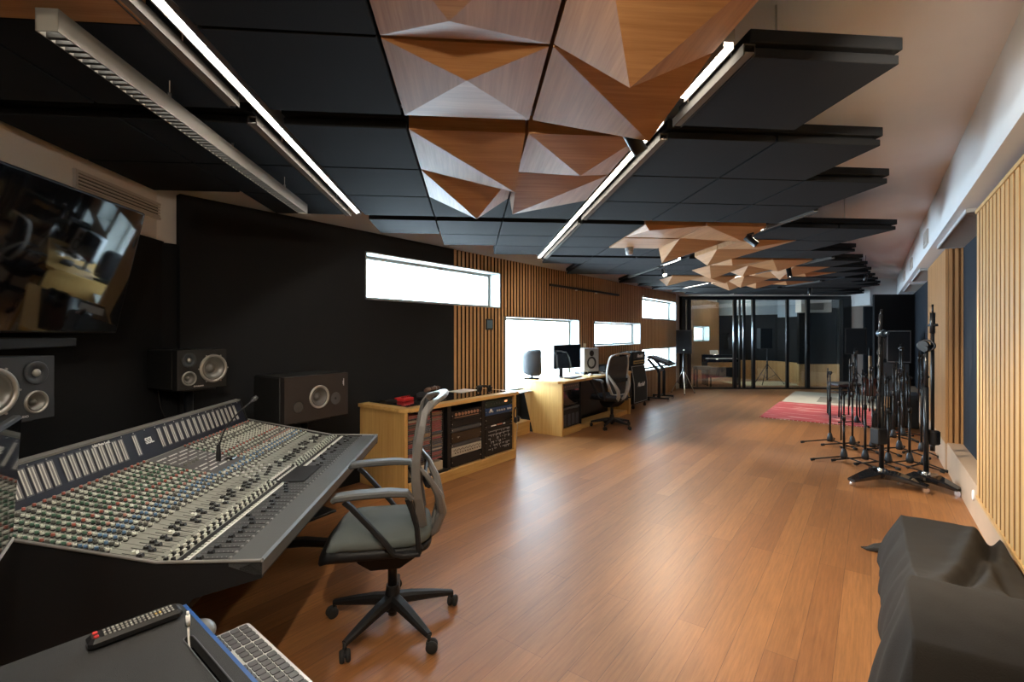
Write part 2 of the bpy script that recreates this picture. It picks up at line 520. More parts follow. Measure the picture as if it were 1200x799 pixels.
# right wall: plinth, slats, recess with dark fabric, slatted column, soffit
mb = MB(); mb.box(1.05, 1.2, YB, 17.4, 0, ZC)
struct('wall_right', mb, M_WHITE)
mb = MB(); mb.box(0.66, 0.80, YB, 15.0, 0, 0.31); mb.box(0.645, 0.66, 7.0, 15.0, 0, 0.30)
struct('baseboard_right', mb, mat('plinth_veneer', (0.50,0.36,0.25), 0.5, var=0.15, vscale=3))
mb = MB()
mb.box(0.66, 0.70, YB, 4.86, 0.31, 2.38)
mb.cur = 1
y = 4.80
k = 0
while y > YB + 0.1:
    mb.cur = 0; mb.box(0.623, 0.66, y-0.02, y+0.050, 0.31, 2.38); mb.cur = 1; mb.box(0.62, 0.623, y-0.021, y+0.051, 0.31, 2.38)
    y -= 0.115 if k % 9 else 0.125
    k += 1
mb.box(0.615, 0.665, YB, 4.86, 0.285, 0.312)
mb.box(0.612, 0.67, YB, 4.86, 2.375, 2.40)
struct('wall_right_slats', mb, [mat('slat_gap_shade', (0.20,0.10,0.038), 0.7), wood('slat_wood_light', (0.52,0.30,0.105), (0.68,0.43,0.18), 'Z', 50)])  # slat sides and backing coloured darker to put shade between the slats
mb = MB()
mb.box(0.79, 0.84, 4.6, 7.2, 0.29, 2.42); mb.box(0.79, 0.84, 9.0, 15.0, 0.29, 2.42)
mb.box(0.79, 1.05, 4.86, 4.9, 0.29, 2.42)
struct('wall_right_recess', mb, M_NAVY)
mb = MB(); mb.box(0.668, 0.84, 7.02, 9.0, 0.30, 2.42)
mb.cur = 1
y = 7.0
while y < 9.0:
    mb.box(0.645, 0.668, y, y+0.045, 0.30, 2.42); y += 0.075
mb.cur = 1
x = 0.672
while x < 0.83:
    mb.box(x, x+0.03, 6.995, 7.02, 0.30, 2.42); x += 0.05
struct('wall_right_column', mb, [_M['slat_gap_shade'], wood('slat_wood_brown', (0.40,0.20,0.075), (0.55,0.30,0.12), 'Z', 50)])
mb = MB(); mb.box(0.518, 1.06, YB, 15.6, 2.44, ZC)
struct('wall_right_soffit', mb, mat('soffit_paint', (0.68,0.70,0.72), 0.85))
# recess vents in the soffit underside
for i, (a, b) in enumerate(((4.95, 6.9), (9.15, 11.0), (11.6, 13.6))):
    t = thing('ceiling_grille', ['long slotted air grille in the soffit underside, nearest one, above the navy recess','slotted air grille under the soffit just beyond the slatted column','farthest slotted air grille under the soffit'][i], 'air vent', (0.72, a, 2.44), 0, 'air grilles under the right soffit')
    L = b - a
    mb = MB(); mb.box(-0.14, 0.20, 0, L, -0.012, -0.001); mb.build('backing', mat('vent_dark', (0.05,0.045,0.04), 0.8), t)
    mb = MB(); mb.box(-0.15,-0.14,0,L,-0.03,0); mb.box(0.20,0.21,0,L,-0.03,0); mb.box(-0.15,0.21,-0.01,0,-0.03,0); mb.box(-0.15,0.21,L,L+.01,-0.03,0)
    mb.build('frame', M_LGREY, t)
    mb = MB(); q = 0.02
    while q < L - 0.01:
        mb.box(-0.14, 0.20, q, q+0.022, -0.024, -0.012); q += 0.05
    mb.build('slat', mat('vent_slat', (0.42,0.38,0.34), 0.6), t)
# vents on the soffit face
def face_vent(loc, rz, w, h, label, cat='air vent', group=None):
    """local frame: width along x, faces -y"""
    t = thing('wall_vent', label, cat, loc, rz, group)
    mb = MB(); mb.box(-w/2, w/2, -0.006, -0.001, -h/2, h/2); mb.build('backing', mat('vent_dark', (0.05,0.045,0.04), 0.8), t)
    mb = MB(); f = 0.018
    mb.box(-w/2-f, w/2+f, -0.018, 0, h/2, h/2+f); mb.box(-w/2-f, w/2+f, -0.018, 0, -h/2-f, -h/2)
    mb.box(-w/2-f, -w/2, -0.018, 0, -h/2, h/2); mb.box(w/2, w/2+f, -0.018, 0, -h/2, h/2)
    mb.build('frame', mat('vent_frame', (0.46,0.42,0.39), 0.6), t)
    mb = MB(); n = max(4, int(h/0.022))
    for i in range(n):
        z = -h/2 + (i+0.5)*h/n
        mb.box(-w/2, w/2, -0.016, -0.006, z-h/n*0.28, z+h/n*0.22)
    mb.build('louvre', mat('vent_frame', (0.46,0.42,0.39), 0.6), t)
    return t
for i, (y, lb) in enumerate(((7.35,'nearest small grey vent on the white soffit face'),(9.9,'second small grey vent along the white soffit face'),(11.9,'farthest small grey vent on the white soffit face'))):
    face_vent((0.518, y, 2.60), PI*1.5, 0.42, 0.13, lb, group='vents along the soffit face')
pv = A(UT-0.03, 3.38, 2.38)
face_vent((pv.x, pv.y, 2.395), TH+PI/2, 0.78, 0.085, 'long louvred vent high on the beige wall above the wall screen')

# ---------------------------------------------------------------- end wall with glass
G0 = Vector((XL, 13.13)); GD = math.radians(36.0)
gd = Vector((math.cos(GD), math.sin(GD))); GLEN = 4.52
def G(s, off=0.0, z=0.0):   # along the glass wall, off = away from camera
    p = G0 + gd*s + Vector((-gd.y, gd.x))*off
    return Vector((p.x, p.y, z))
ZG = 2.50
mb = MB()
def gbox(mb, s0, s1, o0, o1, z0, z1):
    P = [G(s0,o0), G(s1,o0), G(s1,o1), G(s0,o1)]
    vs = [(p.x,p.y,z0) for p in P] + [(p.x,p.y,z1) for p in P]
    return mb.raw(vs, [(0,3,2,1),(4,5,6,7),(0,1,5,4),(1,2,6,5),(2,3,7,6),(3,0,4,7)])
gbox(mb, -0.1, GLEN+0.02, -0.05, 0.12, ZG, ZC)
gbox(mb, GLEN, 6.4, -0.05, 0.12, 0, ZC)
struct('wall_end', mb, M_WHITE)
mb = MB(); gbox(mb, GLEN+0.32, 6.2, -0.10, -0.05, 0, 2.33)
struct('wall_end_fabric', mb, M_NAVY)
mb = MB(); gbox(mb, GLEN, 6.2, -0.75, -0.05, 2.22, ZC)
struct('wall_end_soffit', mb, _M['soffit_paint'])
p = G(GLEN+0.5, -0.75, 2.42); face_vent((p.x, p.y, 2.38), GD, 0.55, 0.12, 'grey vent on the far soffit to the right of the glass wall')
# door leaf / dark free panel
pa = Vector((0.06, 13.56)); pb = Vector((0.785, 14.1)); d = (pb-pa).normalized(); n = Vector((-d.y, d.x))*0.06
mb = MB(); vs = [(*p, z) for z in (0.0, 2.38) for p in (pa, pb, pb+n, pa+n)]
mb.raw(vs, [(0,3,2,1),(4,5,6,7),(0,1,5,4),(1,2,6,5),(2,3,7,6),(3,0,4,7)])
struct('wall_end_return', mb, M_BLACKFAB)
# glass partition frame
g = thing('glass_partition', 'black framed sliding glass partition at the far end of the room', 'glass wall', G(0,0,0), GD)
mb = MB()
mb.box(0, GLEN, -0.06, 0.08, ZG-0.09, ZG); mb.box(0, GLEN, -0.06, 0.08, 0, 0.035)
mb.box(0, 0.10, -0.06, 0.08, 0.035, ZG-0.09); mb.box(GLEN-0.22, GLEN, -0.07, 0.08, 0.035, ZG-0.09)
mb.build('frame', M_BLKM, g)
def s_of(px):       # position along the glass wall seen at that column
    a = (px-600)/FPX
    D = cF + cR*a
    # solve D*t = G0 + gd*s
    det = D.x*(-gd.y) - D.y*(-gd.x)
    t = (G0.x*(-gd.y) - G0.y*(-gd.x))/det
    s = (D.x*G0.y - D.y*G0.x)/det
    return s
posts = [(805,809,0.05),(859,862.5,0.05),(866,867.5,0.02),(870.5,873,0.03),(881,884,0.06),(921,924,0.03),(944,948,0.05)]
for a, b, dd in posts:
    mb = MB(); mb.box(s_of(a), s_of(b), -dd, 0.03, 0.035, ZG-0.09); mb.build('mullion', M_BLKM, g)
edges = [s_of(x) for x in (803, 860.5, 882.5, 922.5, 946, 984)]
edges[0] = 0.10; edges[-1] = GLEN-0.22
for a, b in zip(edges, edges[1:]):
    mb = MB(); mb.box(a, b, 0.004, 0.014, 0.035, ZG-0.09); mb.build('glass_pane', M_GLASS, g)
mb = MB(); sh = s_of(944); mb.cyl((sh, -0.07, 1.02), (sh, -0.07, 1.2), 0.014); mb.box(sh-0.01, sh+0.01, -0.07, -0.03, 1.03, 1.05); mb.box(sh-0.01, sh+0.01, -0.07, -0.03, 1.17, 1.19)
mb.build('pull_handle', M_BLKM, g)

# ---------------------------------------------------------------- room behind the glass
UR2 = 9.72
mb = MB(); abox(mb, UR2, UR2+0.12, 13.1, 17.6, 0, ZC)
abox(mb, UR2-0.02, UR2, 13.12, 17.6, 0.0, 0.62)
mb.cur = 1; abox(mb, UR2-0.03, UR2, 13.12, 17.6, 0.62, 2.0)
mb.cur = 2; abox(mb, UR2-0.025, UR2, 13.12, 17.6, 2.0, ZC)
struct('wall_far_room_right', mb, [wood('far_room_wood', (0.45,0.27,0.11), (0.6,0.39,0.18), 'Z', 30), M_BLACKFAB, mat('far_room_blue_reflection', (0.26,0.33,0.40), 0.8)])  # upper wall coloured blue-grey to stand for a bluish reflection
mb = MB(); gbox(mb, 3.60, GLEN+0.9, 0.75, 0.85, 0.0, 0.62)
mb.cur = 1; gbox(mb, 3.60, GLEN+0.9, 0.75, 0.85, 0.62, ZC)
struct('wall_far_room_return', mb, [_M['far_room_wood'], M_BLACKFAB])
mb = MB(); mb.box(-4.19, -1.6, YE, YE+0.12, 0.62, 2.1); mb.cur = 1; mb.box(-4.19, -1.6, YE, YE+0.12, 0, 0.62)
mb.cur = 2; mb.box(-4.19, -1.6, YE, YE+0.12, 2.1, ZC)
struct('wall_far_room_end', mb, [M_BLACKFAB, _M['far_room_wood'], _M['far_room_blue_reflection']])
mb = MB(); mb.box(-4.6, 1.2, 18.2, 18.3, 0, ZC)
struct('wall_outer_end', mb, M_WHITE)
p = G(GLEN-0.62, 0.72, 2.26); 
mb = MB(); mb.at((p.x, p.y, 2.26), GD).box(-0.42, 0.42, -0.28, 0, -0.17, 0.20)
u = mb.build('air_conditioner', M_WHITE); tag(u, 'white air conditioning unit with a small grey grille high behind the glass', 'air conditioner')
mb = MB(); mb.at((p.x, p.y, 2.26), GD)
for i in range(7): mb.box(-0.20, 0.20, -0.29, -0.28, -0.10+i*0.027, -0.087+i*0.027)
mb.build('grille', mat('vent_dark', (0.05,0.045,0.04), 0.8), u)
# ================================================================== CEILING ISLANDS
ZP = 2.50; P = 0.59; PER = 1.905; GU0 = -0.97; GV0 = 2.30 - 1.905
def col_u(c):     # left edge of column c ; column 0 is just right of the left light line
    g, i = divmod(c, 3)
    return GU0 + PER*g + 0.0825 + i*P - 0.015
def row_v(r):
    g, i = divmod(r, 3)
    return GV0 + PER*g + 0.0825 + i*P - 0.015
# wood tiles: (col,row): (apex u, apex v, drop)
WOOD = {(1,1):(.41,.76,.03),(2,1):(.40,.80,.20),(1,2):(.5,.27,.05),(2,2):(.95,.92,.10),
        (1,0):(.5,.5,.1),(2,0):(.4,.4,.1),
        (-1,1):(.5,.5,.0),(-1,0):(.5,.5,.0),(-2,1):(.5,.5,.0),
        (1,3):(1.0,.98,.13),(2,3):(.62,.70,.07),(1,4):(.60,.97,.16),(2,4):(.03,.97,.12),
        (4,6):(.10,.10,.04),(5,6):(.95,.55,.08),(4,7):(.5,.5,.0),(5,7):(.05,.95,.18),
        (6,8):(.25,.9,.12),(6,7):(.3,.2,.06),(7,9):(.2,.3,.06),(8,9):(.6,.7,.10),(7,10):(.5,.9,.14),(8,10):(.2,.6,.12),
        (9,10):(.2,.9,.14),(9,11):(.7,.3,.10),(10,11):(.2,.2,.06),(7,12):(.2,.9,.12),(8,12):(.8,.3,.10),(9,12):(.4,.9,.14),(9,13):(.6,.9,.14),(10,13):(.3,.5,.12),(11,13):(.2,.2,.06)}
def corners_ok(u0, v0):
    for du in (0, P):
        for dv in (0, P):
            p = A(u0+du, v0+dv)
            if p.x < XL + 0.005 or p.x > 0.2 or u0 < UT + 0.0: return False
            # stay clear of the glass wall
            q = Vector((p.x, p.y)) - G0
            if q.dot(Vector((-gd.y, gd.x))) > -0.25: return False
            if p.y < YB + 0.15: return False
    return True
g2 = 0.006
mb = MB(); mb.cbox(g2, P-g2, g2, P-g2, 0, 0.035, 0.003); ME_LOW = mb.mesh('lower_board', M_PANEL)
mb = MB(); mb.cbox(-0.008+g2, P+0.008-g2, -0.008+g2, P+0.008-g2, 0.050, 0.098, 0.003); mb.box(0.03, P-0.03, 0.03, P-0.03, 0.03, 0.06)
ME_UP = mb.mesh('upper_board', M_PANEL)
mb = MB()
mb.cyl((P/2,P/2,0.06),(P/2,P/2,ZC-ZP),0.004,n=6)
ME_ROD = mb.mesh('hanging_rod', M_ALU)
rows = {}
cells = []
for r in range(-3, 24):
    for c in range(-6, 24):
        u0, v0 = col_u(c), row_v(r)
        if corners_ok(u0, v0): cells.append((r, c, u0, v0))
rowset = sorted(set(r for r, *_ in cells))
def row_word(r):
    return ORD[rowset.index(r)]
def in_view(u, v):
    p = A(u, v); t = p.x*cF.x + p.y*cF.y
    if t < 0.3: return False
    a = (p.x*cR.x + p.y*cR.y)/t*FPX + 600; b = 390.5 - (ZP-CAMZ)/t*FPX
    return -250 < a < 1300 and b > -320
byrow = {}
for r, c, u0, v0 in cells:
    if in_view(u0+P/2, v0+P/2): byrow.setdefault(r, []).append(c)
rowset = sorted(byrow)
for r, c, u0, v0 in cells:
    if not in_view(u0+P/2, v0+P/2): continue
    cs = sorted(byrow[r]); k = cs.index(c)
    row = 'nearest row' if r == rowset[0] else ORD[rowset.index(r)] + ' row from the camera'
    where = '%s from the left in the %s' % (ORD[k], row)
    loc = A(u0, v0, ZP)
    if (c, r) in WOOD:
        au, av, dr = WOOD[(c, r)]
        flat = dr == 0
        kind = 'flat oak veneer ceiling tile' if flat else 'oak veneer pyramid ceiling diffuser'
        t = thing('ceiling_diffuser', '%s, %s' % (kind, where), 'ceiling panel', loc, TH, 'oak diffusers hung from the ceiling')
        e = 0.008; Q = P - e; f = 0.0
        mb = MB()
        # box rim
        mb.box(e, Q, e, e+0.014, f, f+0.09); mb.box(e, Q, Q-0.014, Q, f, f+0.09); mb.box(e, e+0.014, e+0.014, Q-0.014, f, f+0.09); mb.box(Q-0.014, Q, e+0.014, Q-0.014, f, f+0.09)
        mb.build('rim', M_DIFF, t)
        ax, ay = e+(Q-e)*au, e+(Q-e)*av
        C4 = [(e,e,f),(Q,e,f),(Q,Q,f),(e,Q,f)]
        mb = MB()
        if flat:
            mb.box(e, Q, e, Q, f-0.006, f)
        else:
            ap = (ax, ay, f-dr)
            vs = C4 + [ap]
            mb.cur = 0; mb.raw([vs[0],vs[1],ap],[(0,1,2)]); mb.raw([vs[2],vs[3],ap],[(0,1,2)])
            mb.cur = 1; mb.raw([vs[1],vs[2],ap],[(0,1,2)]); mb.raw([vs[3],vs[0],ap],[(0,1,2)])
            mb.cur = 0; mb.raw(C4, [(0,1,2,3)])
        mb.build('facets' if not flat else 'face_board', [M_DIFF, M_DIFFY], t)
        link_copy(ME_ROD, 'hanging_rod', t)
    else:
        t = thing('ceiling_panel', 'black square acoustic ceiling panel, %s' % where, 'ceiling panel', loc, TH, 'black acoustic panels hung from the ceiling')
        link_copy(ME_LOW, 'lower_board', t); link_copy(ME_UP, 'upper_board', t); link_copy(ME_ROD, 'hanging_rod', t)

# ---------------------------------------------------------------- light lines in the gaps
def light_line(u, v0, v1, z, label, w=0.034, m=None, dim=False):
    t = thing('ceiling_light', label, 'linear light', A(u, v0, z), TH, None)
    L = v1 - v0
    mb = MB(); mb.box(-w/2-0.006, w/2+0.006, 0, L, 0.006, 0.055); mb.box(-w/2-0.006,-w/2, 0, L, -0.018, 0.01); mb.box(w/2, w/2+0.006, 0, L, -0.018, 0.01)
    mb.build('housing', mat('light_housing', (0.25,0.25,0.24), 0.5), t)
    mb = MB(); mb.box(-w/2, w/2, 0.005, L-0.005, -0.002, 0.006); mb.build('diffuser', m or M_LED, t)
    n = max(2, int(L/1.2)+1)
    for i in range(n):
        y = 0.15*min(1,L) + (L-0.3*min(1,L))*i/(n-1)
        mb = MB(); mb.cyl((0, y, 0.05), (0, y, ZC-z), 0.003, n=6)
        mb.build('hanging_rod', M_ALU, t)
    return t
light_line(-0.965, -0.6, 4.22, 2.545, 'long bright light line running between black panels on the left')
light_line(0.925, 2.28, 6.55, 2.55, 'long bright light line in the gap right of the near oak diffusers')
light_line(0.93, 1.66, 2.06, 2.55, 'short bright light line beside the nearest right black panel')
light_line(2.85, 6.35, 6.95, 2.53, 'short bright light line cutting through the second oak diffuser cluster')
light_line(2.83, 4.45, 4.72, 2.53, 'tiny bright light line near the round spotlight, above the second oak cluster')
light_line(4.76, 7.9, 8.6, 2.53, 'short bright light line at far oak diffusers, third gap')
light_line(4.76, 9.3, 10.4, 2.53, 'farthest bright light line before the glass wall')
# unlit aluminium rails along island edges
def rail(u, v0, v1, label, z=2.495):
    t = thing('ceiling_rail', label, 'rail', A(u, v0, z), TH, 'aluminium edge rails under the ceiling islands')
    L = v1-v0
    mb = MB(); mb.box(-0.022, 0.022, 0, L, 0.028, 0.034); mb.box(-0.022,-0.018,0,L,-0.006,0.03); mb.box(0.018,0.022,0,L,-0.006,0.03)
    mb.build('channel', mat('rail_channel', (0.07,0.068,0.065), 0.9, spec=0.0), t)
    mb = MB(); mb.box(-0.018, 0.018, 0.002, L-.002, 0.0, 0.006); mb.build('cover', mat('rail_cover', (0.22,0.215,0.205), 0.9, spec=0.0), t)
    for q in (.2, .8):
        mb = MB(); mb.cyl((0, L*q, .03), (0, L*q, ZC-z), .003, n=6); mb.build('hanging_rod', M_ALU, t)
rail(-1.035, 0.3, 2.19, 'grey aluminium rail left of the long light line, near half')
rail(-1.035, 2.36, 4.15, 'grey aluminium rail left of the long light line, far half')
rail(0.985, 1.62, 2.22, 'grey aluminium rail on the left edge of the nearest right black panel')
rail(0.985, 2.38, 4.12, 'grey aluminium rail right of the second long light line, near half')
rail(0.985, 4.28, 6.3, 'grey aluminium rail right of the second long light line, far half')
rail(2.875, 4.12, 4.75, 'grey aluminium rail beside the second gap between black panels, first piece', 2.52)
rail(2.79, 3.66, 4.1, 'short grey aluminium rail right of the small round spotlight', 2.49)
rail(2.80, 6.98, 8.3, 'grey aluminium rail past the second oak cluster near the spotlight', 2.49)
rail(4.74, 5.9, 6.5, 'grey aluminium rail in the third gap on the right', 2.49)
rail(4.70, 6.8, 7.6, 'grey aluminium rail beside the far spotlight, third gap', 2.49)
rail(6.66, 8.6, 9.6, 'farthest grey aluminium rail, on the right before the glass wall', 2.49)
# suspended louvre luminaire on the left
t = thing('pendant_light', 'slim grey pendant luminaire with glowing louvre strip hanging on the left', 'linear light', A(-1.19, 1.45, 2.35), TH)
L = 2.06
mb = MB(); w = .03
mb.box(-w, -w+.004, 0, L, 0, .065); mb.box(w-.004, w, 0, L, 0, .065); mb.box(-w, w, 0, L, .045, .065); mb.box(-w, w, 0, .004, 0, .065); mb.box(-w, w, L-.004, L, 0, .065)
mb.build('housing', mat('pendant_grey', (0.22,0.21,0.19), 0.55), t)
mb = MB(); mb.box(-w+.006, w-.006, .02, L-.02, .028, .034); mb.build('diffuser', M_LEDW, t)
mb = MB(); q = .03
while q < L-.02:
    mb.box(-w+.004, w-.004, q, q+.014, .000, .026); q += .032
mb.build('louvre', mat('louvre_grey', (0.05,0.05,0.048), 0.5), t)
for y in (0.55, 1.05, 1.72):
    mb = MB(); mb.cyl((0, y, .06), (0, y, ZC-2.35 if abs(y-1.05)>.1 else .09), .0022, n=6); mb.cyl((0,y,.06),(0,y,.1),.006,n=8)
    mb.build('suspension_wire', M_ALU, t)

# ---------------------------------------------------------------- spot heads
def spot_head(u, v, z, aim, label, L=0.17, r=0.036, on=True, energy=0, cone=60, blend=.6, dark=True):
    """black tube spotlight, aim = unit vector in world"""
    aim = Vector(aim).normalized()
    base = A(u, v, z)
    t = thing('spotlight', label, 'spotlight', base, 0)
    m = M_BLKM
    mb = MB(); mb.cyl((0,0,0), (0,0,0.06), 0.012, n=10); mb.box(-0.03,0.03,-0.02,0.02,0.055,0.075); mb.cyl((0,0,.07),(0,0,ZC-z),.004,n=6); mb.build('bracket', m, t)
    mb = MB(); a = -aim*L*0.5; b = aim*L*0.5
    mb.cyl(a, b, r, n=24); mb.lathe([(r,0),(r,0.012),(r*0.86,0.012),(r*0.82,-0.004),(0.0,-0.004)], b, aim, n=24)
    mb.build('head', m, t)
    mb = MB(); mb.lathe([(r*0.78,0.0),(0.0,0.0)], b+aim*0.002, aim, n=20)
    mb.build('lens', M_SPOT if on else M_GREY, t)
    if energy:
        ld = bpy.data.lights.new('spot_beam', 'SPOT'); ld.energy = energy; ld.spot_size = math.radians(cone); ld.spot_blend = blend
        ld.shadow_soft_size = 0.03; ld.color = (1.0, 0.86, 0.68)
        lo = bpy.data.objects.new('spot_beam', ld); COL.objects.link(lo); lo.parent = t
        lo.location = b + aim*0.03; lo.rotation_euler = aim.to_track_quat('-Z','Y').to_euler()
    return t
def toward(u, v, z, target):
    return (Vector(target) - A(u, v, z)).normalized()
# heads seen in the photo
spot_head(0.76, 2.25, 2.47, toward(0.76,2.25,2.47,(-0.3,2.9,1.0)), 'large black tube spotlight by the second light line, nearest spotlight', L=0.20, r=0.036, on=True, energy=60, cone=75)
spot_head(2.70, 4.42, 2.40, toward(2.70,4.42,2.40,(0.62,5.6,1.0)), 'small glowing round spotlight in the second ceiling gap beside the oak cluster', L=0.12, r=0.032, energy=60, cone=70)
spot_head(2.84, 6.85, 2.40, toward(2.84,6.85,2.40,(-1.2,5.0,0.2)), 'small glowing spotlight under the far end of the second oak cluster', L=0.12, r=0.032, energy=60, cone=80)
spot_head(4.72, 6.75, 2.42, toward(4.72,6.75,2.42,(-0.6,8.0,0.0)), 'black tube spotlight in the third ceiling gap, above the rug', L=0.14, r=0.034, energy=60, cone=80)
spot_head(7.05, 8.0, 2.50, toward(7.05,8.0,2.50,(-0.6,11.0,0.0)), 'tiny spotlight at the right end of the far black panels', L=0.10, r=0.03, energy=40, cone=80)
spot_head(7.4, 9.9, 2.44, toward(7.4,9.9,2.44,(-1.2,12.0,0.0)), 'dark spotlight hanging before the white far soffit', L=0.16, r=0.035, energy=40, cone=80)
# lamps over the near end of the room, above the picture
spot_head(0.93, 0.9, 2.46, toward(0.93,0.9,2.46,(0.66,3.9,1.3)), 'black tube spotlight above the camera turned to the slatted right wall', energy=60, cone=95, blend=.8)
spot_head(-0.2, 0.1, 2.46, toward(-0.2,0.1,2.46,(-1.5,2.2,0.8)), 'black tube spotlight above the camera turned to the mixing console', energy=50, cone=100, blend=.8)
spot_head(-0.6, -0.1, 2.40, toward(-0.6,-0.1,2.40,A(-2.3,2.4,2.35)), 'added unseen fill spotlight above the camera, brightening the beige wall by the screen', energy=16, cone=110, blend=.9)  # fill lamp added out of view to lift the dim beige wall
# smoke detector / sensor on the flat oak tile
p = A(1.83, 5.42, 2.50)
t = thing('smoke_detector', 'round grey detector dome fixed under a flat oak ceiling tile', 'detector', (p.x, p.y, 2.50))
mb = MB(); mb.lathe([(0.05,0),(0.05,-0.03),(0.042,-0.035),(0,-0.035)], n=24); mb.build('base', M_GREY, t)
mb = MB(); mb.lathe([(0.04,-0.035),(0.044,-0.06),(0.036,-0.085),(0.0,-0.09)], n=24); mb.build('dome', M_LGREY, t)
# ================================================================== MIXING CONSOLE
# local frame: x = u (0 at the player's edge, negative towards the screen wall), y = v
V0, V1 = 1.72, 3.72
CU = -0.72
con = thing('mixing_console', 'large dark grey mixing console covered in rows of small coloured knobs', 'mixing console', A(CU, V0, 0), TH)
CL = V1 - V0
M_DESKG = mat('console_armrest', (0.12,0.128,0.132), 0.38, 0.3, bump=0.1, bscale=500)
M_CBODY = mat('console_body', (0.011,0.011,0.012), 0.55, spec=0.3)
M_CPAN = mat('console_beige_panel', (0.255,0.265,0.235), 0.5, var=0.12, vscale=40)
M_CDARK = mat('console_dark_panel', (0.05,0.052,0.055), 0.5)
M_CBLUE = mat('console_bridge_blue', (0.012,0.015,0.028), 0.45)
# body
mb = MB()
prof = [(0.0,0.66),(0.0,0.705),(-0.335,0.712),(-0.79,0.80),(-0.95,0.84),(-1.06,0.84),(-1.10,0.30),(-0.62,0.26),(-0.38,0.42),(-0.22,0.60)]
mb.prism(prof, 0.0, CL, 'XZ')
mb.build('body', M_CBODY, con)
# end cheeks (thin, sloped metal rim)
for y0, y1 in ((-0.014, 0.0), (CL, CL+0.014)):
    mb = MB(); mb.prism([(0.004,0.66),(0.004,0.722),(-0.335,0.728),(-0.79,0.822),(-0.97,0.86),(-1.06,0.86),(-1.10,0.30),(-0.62,0.26),(-0.38,0.42),(-0.22,0.60)], y0, y1, 'XZ')
    mb.build('end_cheek', M_CBODY, con)
mb = MB(); mb.prism([(0.006,0.672),(0.006,0.716),(-0.004,0.724),(-0.105,0.724),(-0.105,0.705),(-0.02,0.672)], -0.014, CL+0.014, 'XZ')
mb.build('armrest', M_DESKG, con)
# surface panels
def slab(mb, x0, x1, z0, z1, y0, y1, th=0.006):
    mb.prism([(x0,z0),(x0,z0+th),(x1,z1+th),(x1,z1)], y0, y1, 'XZ'); return mb
def surf_z(x):      # x negative
    if x > -0.335: return 0.712
    if x > -0.79: return 0.712 + (-0.335-x)/0.455*0.088
    return 0.80 + (-0.79-x)/0.16*0.04
mb = MB(); slab(mb, -0.105, -0.250, 0.707, 0.709, 0, CL, 0.010); mb.build('fader_panel', M_CDARK, con)
mb = MB(); slab(mb, -0.250, -0.335, 0.709, 0.712, 0, CL, 0.009); mb.build('routing_panel', mat('console_silver_strip', (0.30,0.31,0.29), 0.4, 0.2), con)
mb = MB(); slab(mb, -0.335, -0.79, 0.712, 0.80, 0, CL, 0.008); mb.build('channel_panel', M_CPAN, con)
mb = MB(); slab(mb, -0.79, -0.945, 0.80, 0.84, 0, CL, 0.008); mb.build('upper_channel_panel', M_CPAN, con)
NST = 46; SP = CL/NST
CEN = range(20, 27)        # centre section
mb = MB()
for i in range(NST+1):
    if i in range(21, 27): continue
    y = min(max(i*SP, 0.001), CL-0.001)
    slab(mb, -0.345, -0.94, surf_z(-0.345)+0.0083, surf_z(-0.94)+0.0083, y-0.0008, y+0.0008, 0.001)
mb.build('strip_seams', mat('seam_grey', (0.16,0.16,0.15), 0.6), con)
# centre section plate
mb = MB(); slab(mb, -0.60, -0.93, surf_z(-0.60)+0.008, surf_z(-0.93)+0.008, 20*SP+0.004, 27*SP-0.004, 0.006)
mb.build('master_section', mat('master_grey', (0.10,0.10,0.105), 0.45), con)
mb = MB(); slab(mb, -0.155, -0.345, 0.722, 0.722, 20*SP+0.004, 27*SP-0.004, 0.003)
mb.build('master_fader_plate', M_CBODY, con)
# knobs ------------------------------------------------------------
kc = {'red':(0.42,0.12,0.09),'green':(0.08,0.19,0.13),'blue':(0.12,0.24,0.42),'grey':(0.13,0.13,0.12),'white':(0.66,0.69,0.62),'black':(0.015,0.015,0.015),'brown':(0.16,0.10,0.07),'pink':(0.50,0.25,0.20)}
KM = {k: mat('knob_'+k, c, 0.4) for k, c in kc.items()}
KN = list(kc)
def knob_geo(mb, x, y, z, r, h):
    c = mb.cur
    mb.cur = KN.index('black'); mb.cyl((x,y,z),(x,y,z+h*0.35),r*1.15,r*1.05,n=9)
    mb.cur = c; mb.cyl((x,y,z+h*0.35),(x,y,z+h),r*0.92,r*0.80,n=9)
    mb.cur = KN.index('white') if c != KN.index('white') else KN.index('black')
    mb.box(x-0.0006, x+r*0.75, y-0.0006, y+0.0006, z+h, z+h+0.0006); mb.cur = c
RC = ['red','grey','white','white','green','white','green','green','white','green','white','green','red','white','green','white','green','pink','white','blue','blue','white','blue','grey','white']
KROWS = [(-0.928+i*0.0172, c) for i, c in enumerate(RC)]
slots_k = []
for i in range(NST):
    for j, (x, c) in enumerate(KROWS):
        if i in CEN and x < -0.60: continue
        cc = c
        if (i*5+j*3) % 13 == 0: cc = 'grey'
        if i > 27 and c == 'green': cc = 'white' if j % 2 else 'grey'
        if i > 27 and c == 'blue' and j % 2: cc = 'white'
        slots_k.append((x, (i+0.42)*SP, cc, 0.0068, 0.015))
slots_k.sort(key=lambda k: k[1])
kmesh = {}
for c in KN:
    m1 = MB(); m1.cur = KN.index(c); knob_geo(m1, 0, 0, 0, 0.0068, 0.015); kmesh[c] = m1.mesh('knob', [KM[k] for k in KN])
for x, y, c, r, h in slots_k[:100]:
    link_copy(kmesh[c], 'knob', con, (x, y, surf_z(x)+0.0075))
mb = MB()
for x, y, c, r, h in slots_k[100:]:
    mb.cur = KN.index(c); knob_geo(mb, x, y, surf_z(x)+0.0075, r, h)
o = mb.build('knobs', [KM[k] for k in KN], con); o['kind'] = 'stuff'
